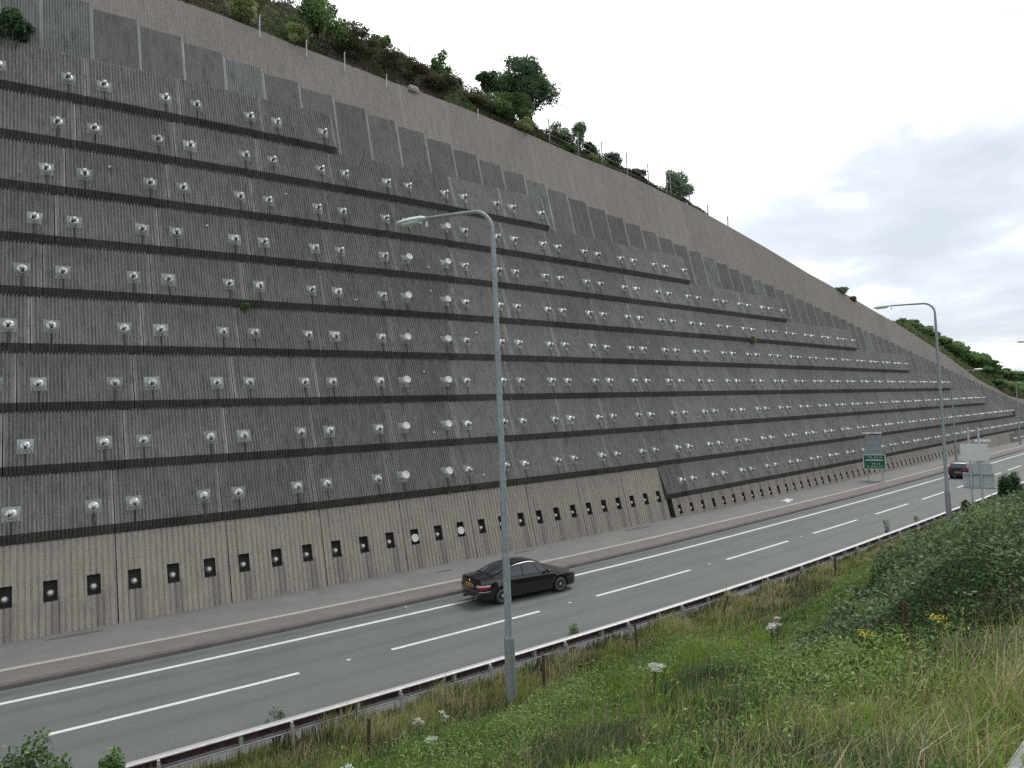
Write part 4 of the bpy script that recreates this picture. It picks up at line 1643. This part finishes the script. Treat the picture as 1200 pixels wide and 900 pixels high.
for k, (s_, dd, rr, pl_, lb) in enumerate([(150, 1.2, 2.2, YGREEN, 'yellow-green bush below the far trees at the wall edge'), (159, 1.2, 2.3, [(.06, .10, .035), (.09, .14, .045), (.13, .18, .06)], 'light green bush at the wall edge, far right'),
                                         (169, 1.0, 2.0, GREYGR, 'grey-green bush at the far end of the wall edge'), (140, .9, 1.6, GREEN, 'mid green bush under the spreading far tree')]):
    t_ = float(ttop(s_)) - dd
    shrub('green_shrub', lb, 'shrub', PV(s_, t_, float(zhill(s_, dd)) - .2), rr * 1.6, rr, rr * .55, 1800, .36, pl_, 950 + k, gh)

# heath cover of the slope: one mass
r = np.random.default_rng(5)
n = 150000
s_ = r.uniform(-12, 52, n)
d_ = r.uniform(0, 1, n) ** 1.1 * (hill_w(s_) + 4.0)
nz = vnoise(s_, d_, 3, 4, .5)
keep = (r.uniform(0, 1, n) < .25 + nz * .9)
s_, d_, nz = s_[keep], d_[keep], nz[keep]
gz = vnoise(s_, d_, 17, 3, .32)
z_ = zhill(s_, d_) + r.uniform(0, 1, len(s_)) ** .7 * (.15 + .35 * nz + 1.3 * np.clip(gz - .58, 0, 1) * np.clip(d_ / 1.5, 0, 1))
pts = P(s_, ttop(s_) - d_, z_)
f = np.clip(nz * .8 + r.normal(0, .2, len(s_)), 0, 1)
hc = pal([(.045, .034, .023), (.075, .055, .038), (.066, .080, .036), (.125, .125, .052), (.125, .088, .06)], f, r)
gc = pal([(.05, .085, .03), (.09, .15, .045), (.15, .21, .07)], f, r)
hc = np.where((gz > .60)[:, None], gc, hc)
me = leaves_mesh('heath_cover', pts, r.uniform(.08, .18, len(s_)), hc, r, M['leaf'], .3)
tag(link('heath_cover', me), 'dark brown and green heather and scrub covering the slope above the wall', 'heath', kind='stuff')
n = 26000
s_ = r.uniform(100, 192, n)
d_ = r.uniform(0, 7, n)
gz = vnoise(s_, d_, 19, 3, .2)
pts = P(s_, ttop(s_) - d_, zhill(s_, d_) + r.uniform(0, 1, n) * (.3 + 1.6 * np.clip(gz - .3, 0, 1)))
me = leaves_mesh('scrub_cover', pts, r.uniform(.2, .42, n), pal([(.05, .075, .028), (.09, .135, .045), (.15, .19, .07), (.13, .11, .06)], np.clip(gz + r.normal(0, .2, n), 0, 1), r), r, M['leaf'], .3)
tag(link('scrub_cover', me), 'mixed green scrub on the low far end of the slope under the far trees', 'scrub', kind='stuff')
# boulder on the wall edge, bare posts on the hill, short posts on the wall edge
mb = MB()
bl = [(-.55, -.2, 0), (.5, -.25, -.05), (.62, .3, 0), (-.45, .35, .02), (-.42, -.12, .42), (.30, -.16, .50), (.38, .2, .40), (-.2, .22, .55), (.0, -.32, .25), (.7, 0, .2)]
import bmesh
bm = bmesh.new()
for v in bl:
    bm.verts.new(v)
bmesh.ops.convex_hull(bm, input=bm.verts)
bmesh.ops.bevel(bm, geom=bm.edges[:], offset=.05, segments=2, affect='EDGES')
me = bpy.data.meshes.new('boulder')
bm.to_mesh(me)
bm.free()
me.materials.append(M['boulder'])
o = link('boulder', me)
o.location = hp(20.2, -12.55) - Vector((0, 0, .1))
o.rotation_euler = (0, 0, .4)
tag(o, 'pale angular boulder lying on the edge of the brown wall under the heather', 'boulder')
for k, (s_, t_, h_, lb) in enumerate([(22.4, -16.2, 1.9, 'left one of two thin bare posts standing on the skyline'), (23.7, -16.2, 1.9, 'right one of two thin bare posts standing on the skyline'),
                                     (10.3, -12.35, .9, 'short pale post at the brown wall edge left of the big green shrub'), (12.95, -12.3, .55, 'short pale post at the brown wall edge below the big green shrub'),
                                     (15.3, -12.3, .75, 'short weathered post at the brown wall edge right of the big green shrub'), (18.1, -12.3, .45, 'short white post at the brown wall edge left of the boulder'), (25.2, -12.3, .45, 'short pale post at the brown wall edge below the largest tree')]):
    o = MB().tube([(0, 0, -.4), (.02, 0, h_ * .6), (.03, 0, h_)], [.035, .033, .032] if k > 1 else [.03, .028, .025], 8).build('post', M['sign_pale'] if k > 1 else M['wood'], None, True)
    o.name = 'marker_post'
    o.location = hp(s_, t_)
    tag(o, lb, 'post', 'posts on the wall top')
# wire fence on the falling edge of the wall
fn = thing('wire_fence', 'wire fence on grey posts along the falling edge of the brown wall', 'fence', hp(42, -12.1))
inv = Matrix.Translation(hp(42, -12.1)).inverted()
fp = [32.1, 35.1, 37.8, 40.8, 43.5, 45.95, 46.5, 49.2, 52.0, 55.2]
ft = lambda s_: float(ttop(s_)) - .12
fz = lambda s_: float(ztop(s_)) - .2
for s_ in fp:
    hh = 2.1 if s_ < 50 else 1.2
    o = MB().box((0, 0, hh / 2 - .2), (.075, .06, hh + .4)).build('post', M['lamp_steel'], fn)
    o.matrix_local = inv @ Matrix.Translation(PV(s_, ft(s_), fz(s_))) @ Matrix.Rotation(head(s_), 4, 'Z')
for hgt in (.45, .95, 1.45, 2.0):
    pts = []
    for i_ in range(len(fp) - 3):
        for u in (0, .5):
            s_ = fp[i_] + (fp[i_ + 1] - fp[i_]) * u
            pts.append(inv @ PV(s_, ft(s_) + .03, fz(s_) + hgt - .05 * (u > 0)))
    pts.append(inv @ PV(fp[-3], ft(fp[-3]) + .03, fz(fp[-3]) + hgt))
    MB().tube(pts, .011, 5).build('wire', M['lamp_steel'], fn)
# plants rooted on the ledges
for k, (s_, t_, z_, rr, lb, pl_) in enumerate([(8.1, wt(12.74) + .12, 12.60, .33, 'small green plant growing on the ledge of a tier left of the near lamp', GREEN),
                                            (52.6, wt(12.74) + .12, 12.62, .48, 'yellow-brown tuft growing on a ledge right of the near lamp', YGREEN),
                                            (-.9, wt(23.95) + .15, 23.9, .95, 'dark bush growing on the top ledge at the left edge of the picture', DKGREEN),
                                            (139.5, wt(4.0), 3.3, .95, 'reddish green bush at the far right end of a tier', HEATH[2:] + GREEN[1:])]):
    shrub('ledge_plant', lb, 'plant', PV(s_, t_, z_), rr, rr * .8, rr * .75, int(700 + 900 * rr), .10 if rr < .6 else .15, pl_, 40 + k, 'plants growing on the wall ledges')

# ---- the verge: grass as one mass
r = np.random.default_rng(21)
S_, T_ = [], []
for (n, sa, sb_, ta, tb) in ((120000, -6, 64, 7.75, 21), (52000, -6, 75, 7.72, 9.6), (90000, -2, 24, 11, 23.5), (95000, 1, 15, 15.5, 23.6)):
    S_.append(r.uniform(sa, sb_, n))
    T_.append(r.uniform(ta, tb, n))
s_, t_ = np.concatenate(S_), np.concatenate(T_)


def bramble_mask(s, t):
    s0 = 9.8 + np.maximum(0, 17 - t) * 2.95 - np.maximum(0, t - 17) * .12
    s0 = s0 + 1.6 * (vnoise(s, t, 8, 3, .25) - .5)
    e = (s - s0)
    lo = np.clip((t - 9.6) / 1.2, 0, 1)
    hi = np.clip((24.5 - t) / 1.5, 0, 1)
    return np.clip(e / 1.3, 0, 1) * lo * hi


bm_ = bramble_mask(s_, t_)
k = (bm_ < .8) & (r.uniform(0, 1, len(s_)) < 1.0)
s_, t_ = s_[k], t_[k]
z_ = zverge(s_, t_)
base = P(s_, t_, z_ - .02)
dist = np.linalg.norm(base - CAMV, axis=1)
n1 = vnoise(s_, t_, 1, 4, .22)
n2 = vnoise(s_, t_, 2, 4, .5)
n3 = vnoise(s_, t_, 4, 3, 1.1)
edge = np.clip((11.2 - t_) / 2.6, 0, 1)                       # dry strip along the barrier
near = np.clip((t_ - 19.5) / 2.0, 0, 1) * np.clip((s_ - 2.5) / 2.5, 0, 1)     # long dry grass by the stone
straw = np.clip(edge * (.35 + .85 * n2) + near * (.22 + .6 * n2) + .22 * np.clip((n1 - .55) * 4, 0, 1), 0, 1)
isst = r.uniform(0, 1, len(s_)) < straw * .7 + .03
green = pal([(.095, .155, .034), (.17, .265, .05), (.25, .37, .07), (.34, .44, .10)], np.clip(n1 * .75 + n3 * .25 + r.normal(0, .16, len(s_)), 0, 1), r, .28)
dry = pal([(.23, .185, .09), (.38, .32, .165), (.56, .49, .30)], np.clip(n2 + r.normal(0, .2, len(s_)), 0, 1), r, .25)
blue = pal([(.045, .075, .034), (.08, .13, .052), (.125, .19, .08)], np.clip(n3 + r.normal(0, .2, len(s_)), 0, 1), r, .25)
green = np.where((vnoise(s_, t_, 44, 3, .3) + r.normal(0, .06, len(s_)) > .56)[:, None], blue, green)
cols = np.where(isst[:, None], dry, green)
hgt = (.14 + .20 * n2 + .16 * (n3 > .6) + .16 * near + .10 * edge) * r.uniform(.55, 1.25, len(s_))
hgt *= np.where(t_ < 8.5, .95, 1) * (.55 + 1.05 * vnoise(s_, t_, 46, 3, .9))
wid = np.clip(.0055 + .00062 * dist, .006, .03) * r.uniform(.7, 1.5, len(s_))
lean = np.clip(r.normal(.42, .25, len(s_)) + near * .35, .05, 1.1)
me = blades_mesh('verge_grass', base, hgt, wid, lean, cols, r, M['grass'])
tag(link('verge_grass', me), 'rough green and straw coloured grass covering the verge below the barrier', 'grass', kind='stuff')
# broad leaved weeds mixed in
n = 230000
s_ = np.concatenate([r.uniform(-3, 45, n // 2), r.uniform(-2, 16, n // 2)])
t_ = np.concatenate([r.uniform(9.5, 20, n // 2), r.uniform(11, 22.5, n // 2)])
w_ = vnoise(s_, t_, 12, 4, .45)
k = (w_ > .36) & (bramble_mask(s_, t_) < .5)
s_, t_, w_ = s_[k], t_[k], w_[k]
z_ = zverge(s_, t_) + r.uniform(.04, .50, len(s_)) * (w_ - .25) * 2.5
pts = P(s_, t_, z_)
dist = np.linalg.norm(pts - CAMV, axis=1)
cols = pal([(.075, .14, .034), (.14, .24, .055), (.22, .33, .08), (.30, .38, .15)], np.clip(vnoise(s_, t_, 13, 3, .7) + r.normal(0, .2, len(s_)), 0, 1), r, .25)
me = leaves_mesh('verge_weeds', pts, np.clip(.034 + .0022 * dist, .04, .11) * r.uniform(.5, 1.5, len(s_)), cols, r, M['leaf'], .08, .30)
tag(link('verge_weeds', me), 'broad leaved green weeds growing through the verge grass', 'weeds', kind='stuff')
# dry seed stalks
n = 2600
s_ = np.concatenate([r.uniform(0, 50, n // 2), r.uniform(1, 14, n // 2)])
t_ = np.concatenate([r.uniform(8.2, 13, n // 2), r.uniform(15, 23, n // 2)])
k = bramble_mask(s_, t_) < .3
s_, t_ = s_[k], t_[k]
base = P(s_, t_, zverge(s_, t_))
dist = np.linalg.norm(base - CAMV, axis=1)
me = blades_mesh('seed_stalks', base, r.uniform(.5, .95, len(s_)), np.clip(.004 + .0006 * dist, .004, .02), r.uniform(.1, .7, len(s_)), pal([(.16, .12, .07), (.26, .21, .12), (.34, .29, .19)], r.uniform(0, 1, len(s_)), r), r, M['grass'])
tag(link('seed_stalks', me), 'thin dry seed stalks standing in the verge grass', 'grass stalks', kind='stuff')
# bramble thicket
n = 800000
s_ = 9 + 86 * r.uniform(0, 1, n) ** 2.2
t_ = r.uniform(9.4, 24.3, n)
k = r.uniform(0, 1, n) < np.clip(170 / (s_ ** 2 + (24 - t_) ** 2 * 1.0), .03, 1) ** .75
s_, t_ = s_[k], t_[k]
n = len(s_)
print('bramble', n)
mk = bramble_mask(s_, t_)
k = r.uniform(0, 1, n) < mk * 1.3
s_, t_, mk = s_[k], t_[k], mk[k]
lump = vnoise(s_, t_, 31, 4, .28)
can = mk ** .7 * (.45 + 1.0 * lump) * np.clip(1.15 - np.maximum(0, s_ - 60) * .004, .7, 1.2)
dep = r.exponential(.20, len(s_)) - .22 * (r.uniform(0, 1, len(s_)) < .06)
z_ = zverge(s_, t_) + np.maximum(.05, can - dep)
pts = P(s_, t_, z_)
dist = np.linalg.norm(pts - CAMV, axis=1)
f = np.clip(vnoise(s_, t_, 33, 4, .6) * .8 + r.normal(0, .22, len(s_)), 0, 1)
cols = pal([(.045, .072, .030), (.095, .155, .060), (.17, .245, .10), (.26, .33, .16)], f, r, .3)
red = r.uniform(0, 1, len(s_)) < .035
cols[red] = (.12, .07, .05)
# arching shoots standing out of the mass
ns = 420
si, ti = 9.5 + 45 * r.uniform(0, 1, ns) ** 1.6, r.uniform(10, 23, ns)
kk_ = bramble_mask(si, ti) > .3
si, ti = si[kk_], ti[kk_]
ns = len(si)
ct = bramble_mask(si, ti) ** .7 * (.45 + 1.0 * vnoise(si, ti, 31, 4, .28))
b0 = P(si, ti, zverge(si, ti) + ct - .1)
an = r.uniform(0, 2 * PI, ns)
ln_ = r.uniform(.35, .95, ns)
sh = []
for u in np.linspace(.1, 1, 15):
    q = np.stack([np.cos(an) * ln_ * u, np.sin(an) * ln_ * u, ln_ * (1.15 * u - .85 * u * u)], 1)
    sh.append(b0 + q + r.normal(0, .025, (ns, 3)))
sh = np.concatenate(sh)
pts = np.concatenate([pts, sh])
cols = np.concatenate([cols, pal([(.09, .14, .05), (.16, .22, .08), (.20, .19, .10)], r.uniform(0, 1, len(sh)), r)])
dist = np.linalg.norm(pts - CAMV, axis=1)
me = leaves_mesh('bramble_thicket', pts, np.clip(.028 + .0028 * dist, .05, .24) * r.uniform(.45, 1.5, len(pts)), cols, r, M['leaf'], .45, .6)
tag(link('bramble_thicket', me), 'dark green bramble thicket spreading over the embankment on the right', 'brambles', kind='stuff')
# yellow flowers scattered in the grass
n = 260
s_ = np.concatenate([r.normal(8.2, 1.5, n * 3 // 4), r.normal(8.3, .5, n // 4)])
t_ = np.concatenate([r.normal(15.0, 1.5, n * 3 // 4), r.normal(19.5, .5, n // 4)])
n = len(s_)
pts = P(s_, t_, zverge(s_, t_) + r.uniform(.28, .55, n))
me = leaves_mesh('yellow_flowers', pts, r.uniform(.016, .034, n), pal([(.55, .42, .03), (.75, .62, .08)], r.uniform(0, 1, n), r, .1), r, M['leaf'], .6, .9)
tag(link('yellow_flowers', me), 'tiny yellow wild flowers scattered in the verge grass', 'wild flowers', kind='stuff')


# white umbels, each its own plant
def umbel(label, s_, t_, h_, rr, seed):
    r = np.random.default_rng(seed)
    root = thing('cow_parsley', label, 'wild flower', PV(s_, t_, float(zverge(s_, t_))), 0, 'white flowering umbels in the verge')
    mb = MB()
    heads = []
    for k in range(5):
        a = r.uniform(0, 6.28)
        q = r.uniform(.2, 1) * rr
        p = (q * math.cos(a), q * math.sin(a), h_ * r.uniform(.85, 1.05))
        heads.append(p)
        mb.tube([(0, 0, 0), (0, 0, h_ * .55), p], [.008, .006, .004], 5)
    mb.build('stem', M['stem'], root)
    pts = np.concatenate([np.array(p) + r.normal(0, 1, (70, 3)) * [rr * .42, rr * .42, .012] for p in heads])
    link('flower_head', leaves_mesh('flower_head', pts, r.uniform(.018, .034, len(pts)), pal([(.50, .50, .42), (.75, .75, .68)], r.uniform(0, 1, len(pts)), r, .08), r, M['leaf'], 1.2, .9), root)
    return root


M['stem'] = simple('plant_stem', (.07, .11, .04), .8, 0, .2, 20)
for k, (s_, t_, h_, rr, lb) in enumerate([(5.3, 12.6, .75, .055, 'white umbel flower left of the foot of the near lamp, nearest the barrier'), (5.75, 12.7, .70, .05, 'small white umbel flower close to the left of the near lamp foot'),
                                         (5.2, 13.2, .55, .075, 'widest white umbel flower low in the grass left of the near lamp'), (11.1, 15.9, .8, .08, 'white umbel flower at the left edge of the bramble thicket'),
                                         (9.5, 16.9, .75, .06, 'white umbel flower below the edge of the bramble thicket, in the grass'), (7.8, 15.9, .60, .10, 'cream coloured umbel flower in the middle of the verge among yellow flowers')]):
    umbel(lb, s_, t_, h_, rr, 70 + k)
# ragwort clumps and red dock
for k, (s_, t_, lb) in enumerate([(8.0, 19.35, 'bright yellow ragwort clump below the bramble thicket'), (8.75, 19.85, 'smaller yellow ragwort clump to the right, below the brambles')]):
    root = thing('ragwort', lb, 'wild flower', PV(s_, t_, float(zverge(s_, t_))))
    r = np.random.default_rng(80 + k)
    mb = MB()
    for q in range(7):
        a = r.uniform(0, 6.28)
        mb.tube([(0, 0, 0), (.06 * math.cos(a), .06 * math.sin(a), .35), (.12 * math.cos(a), .12 * math.sin(a), .66)], [.008, .006, .004], 5)
    mb.build('stem', M['stem'], root)
    pts = r.normal(0, 1, (90, 3)) * [.055, .055, .02] + [0, 0, .68]
    link('flower_head', leaves_mesh('flower_head', pts, r.uniform(.014, .028, 90), pal([(.6, .5, .03), (.78, .68, .08)], r.uniform(0, 1, 90), r, .1), r, M['leaf'], 1, .9), root)
    pts = r.normal(0, 1, (160, 3)) * [.12, .12, .16] + [0, 0, .35]
    link('leaves', leaves_mesh('leaves', pts, r.uniform(.05, .11, 160), pal(GREEN, r.uniform(0, 1, 160), r), r, M['leaf'], .3, .4), root)
root = thing('dock_plant', 'tall reddish brown dock plant standing beside the yellow ragwort', 'plant', PV(8.5, 19.6, float(zverge(8.5, 19.6))))
MB().tube([(0, 0, 0), (.02, 0, .5), (.03, .02, .95)], [.009, .007, .004], 6).build('stem', M['bark'], root)
r = np.random.default_rng(91)
zz_ = r.uniform(.35, .98, 420)
pts = np.stack([r.normal(0, .045, 420) * (1.2 - zz_), r.normal(0, .045, 420) * (1.2 - zz_), zz_], 1) + [.02, 0, 0]
link('seed_head', leaves_mesh('seed_head', pts, r.uniform(.02, .045, 420), pal([(.11, .075, .045), (.17, .11, .065)], r.uniform(0, 1, 420), r), r, M['leaf'], .2, .6), root)
# bush with yellow buds at the lower left corner
yb = shrub('flowering_bush', 'green bush with small yellow buds in the bottom left corner, in front of the road', 'bush', PV(-.16, 14.5, zv(-.16, 14.5) - .05), .56, .52, 1.06, 3300, .055, [(.016, .030, .012), (.034, .06, .018), (.065, .095, .03)], 301, 'bushes at the bottom left', nb=16)
r = np.random.default_rng(302)
pts, _ = ellip_pts(r, 90, [(0, 0, 1.8, .55, .5, .42), (-.3, .1, 1.2, .4, .4, .4), (.3, 0, 1.25, .4, .4, .4)])
link('buds', leaves_mesh('buds', pts, r.uniform(.025, .045, 90), pal([(.45, .42, .06), (.62, .55, .10), (.5, .22, .12)], r.uniform(0, 1, 90), r, .1), r, M['leaf'], .5, .9), yb)
shrub('flowering_bush', 'smaller leafy green bush just right of the yellow budded bush', 'bush', PV(.55, 14.6, zv(.55, 14.6) - .05), .30, .30, .84, 2400, .055, GREEN, 303, 'bushes at the bottom left', nb=9)
# bush behind the right-hand sign
shrub('green_shrub', 'dark green bush growing beside the barrier right of the white sign backs', 'bush', PV(52.2, 9.3, zv(52.2, 9.3)), 1.15, .9, 1.35, 3400, .15, DKGREEN, 310, None, nb=12)
shrub('green_shrub', 'small dark weed bush at the left foot of the sign posts', 'bush', PV(45.6, 8.5, zv(45.6, 8.5)), .4, .35, .62, 800, .10, [(.012, .016, .012), (.02, .028, .018), (.03, .04, .024)], 311, None, nb=6)
# weeds standing at the road side of the barrier
for k, (s_, h_, lb) in enumerate([(13.2, .85, 'wispy weed on the road side of the barrier right of the near lamp'), (35.9, 1.25, 'tall wispy weed on the road side of the barrier far along'), (40.2, .9, 'wispy weed at the barrier just left of the second lamp'), (4.3, .8, 'thin weed stalk on the road side of the barrier at the left')]):
    shrub('roadside_weed', lb, 'weed', PV(s_, 7.45, float(zr(s_))), .28, .22, h_ / 2, 170, .075, GREYGR, 320 + k, 'weeds on the road side of the barrier', nb=7, stem_n=7)
# wooden stakes
for k, (s_, t_, h_, tl, lb) in enumerate([(10.5, 9.35, .98, .03, 'dark wooden stake in the grass just right of the near lamp'), (14.2, 9.1, .95, -.04, 'dark wooden stake in the grass, second from the near lamp'), (18.7, 8.9, .9, .30, 'leaning wooden stake propped beside a barrier post'), (26.4, 9.0, .95, .02, 'dark wooden stake near the upper edge of the brambles'), (5.6, 9.6, .85, .05, 'dark wooden stake in the grass left of the near lamp')]):
    o = MB().box((0, 0, h_ / 2 - .15), (.06, .06, h_ + .3), mat=Matrix.Rotation(tl, 3, 'X')).build('wooden_stake', M['wood'])
    o.location = PV(s_, t_, zv(s_, t_))
    o.rotation_euler = (0, 0, k * .4)
    tag(o, lb, 'stake', 'wooden stakes in the verge')


# ------------------------------------------------------------------ litter, stone
def crumple(name, label, cat, loc, sc, mat, seed):
    rr = random.Random(seed)
    bm = bmesh.new()
    bmesh.ops.create_icosphere(bm, subdivisions=3, radius=1)
    for v in bm.verts:
        k = 1 + .35 * math.sin(v.co.x * 5 + seed) * math.cos(v.co.y * 6) + rr.uniform(-.14, .14)
        v.co = Vector((v.co.x * sc[0] * k, v.co.y * sc[1] * k, max(-.2, v.co.z) * sc[2] * k + sc[2] * .2))
    me = bpy.data.meshes.new(name)
    bm.to_mesh(me)
    bm.free()
    me.materials.append(mat)
    o = link(name, me)
    o.location = loc
    return tag(o, label, cat)


M['plastic'] = simple('white_plastic', (.72, .72, .74), .4, 0, .08, 12)
crumple('litter_bag', 'crumpled white plastic bag caught in the grass left of the near lamp', 'litter', PV(4.2, 12.05, zv(4.2, 12.05) + .18), (.12, .10, .13), M['plastic'], 1)
crumple('litter_bag', 'torn white paper lying in the grass below a wooden stake', 'litter', PV(12.5, 11.0, zv(12.5, 11.0) + .12), (.24, .16, .06), M['plastic'], 2)
crumple('litter_bag', 'white plastic sheet lying on the pavement near the low plinth', 'litter', PV(47.1, -3.6, float(zr(47)) + .14), (.55, .28, .16), M['plastic'], 3)
o = MB().lathe([(.035, 0), (.045, .11), (.048, .115)], 12, Matrix.Rotation(PI / 2, 3, 'X')).build('paper_cup', M['plastic'], None, True)
o.location = PV(11.7, -.66, float(zr(11.7)) + .05)
tag(o, 'small white cup lying in the gutter behind the black car', 'litter')
# damp patches on the pavement
for k, (s_, t_, a_, b__) in enumerate([(.9, -5.35, .85, .16), (31.0, -5.2, 1.3, .28), (21.5, -5.3, .7, .15), (16.0, -4.6, .5, .12)]):
    rr = random.Random(k)
    pts = []
    for q in range(22):
        a = 2 * PI * q / 22
        k_ = rr.uniform(.75, 1.2)
        pts.append(PV(s_ + a_ * k_ * math.cos(a), t_ + b__ * k_ * math.sin(a), float(zr(s_)) + .142))
    o = MB().add(pts, [tuple(reversed(range(22)))]).build('pavement_stain', M['dirt'] if 'dirt' in M else M['kerb'])
    o.data.flip_normals()
    tag(o, kind='structure')
bm = bmesh.new()
bmesh.ops.create_cube(bm, size=1)
bmesh.ops.scale(bm, vec=(2.6, .6, .40), verts=bm.verts)
bmesh.ops.bevel(bm, geom=bm.edges[:], offset=.03, segments=3, affect='EDGES')
me = bpy.data.meshes.new('coping_stone')
bm.to_mesh(me)
bm.free()
me.materials.append(M['stone'])
o = link('coping_stone', me)
o.location = PV(4.4, 22.54, 4.91)
o.rotation_euler = (0, .0, head(4.4) + .12)
tag(o, 'pale grey stone slab corner at the bottom right of the grass bank', 'stone')


# ------------------------------------------------------------------ render settings
SCN.view_settings.view_transform = 'Standard'
SCN.view_settings.look = 'None'
SCN.view_settings.gamma = 1
SCN.view_settings.exposure = 0.9
SCN.view_settings.use_curve_mapping = False
SCN.render.engine = 'CYCLES'
SCN.cycles.use_denoising = False
SCN.cycles.max_bounces = 6
SCN.cycles.diffuse_bounces = 3
SCN.cycles.glossy_bounces = 3
SCN.cycles.transmission_bounces = 3
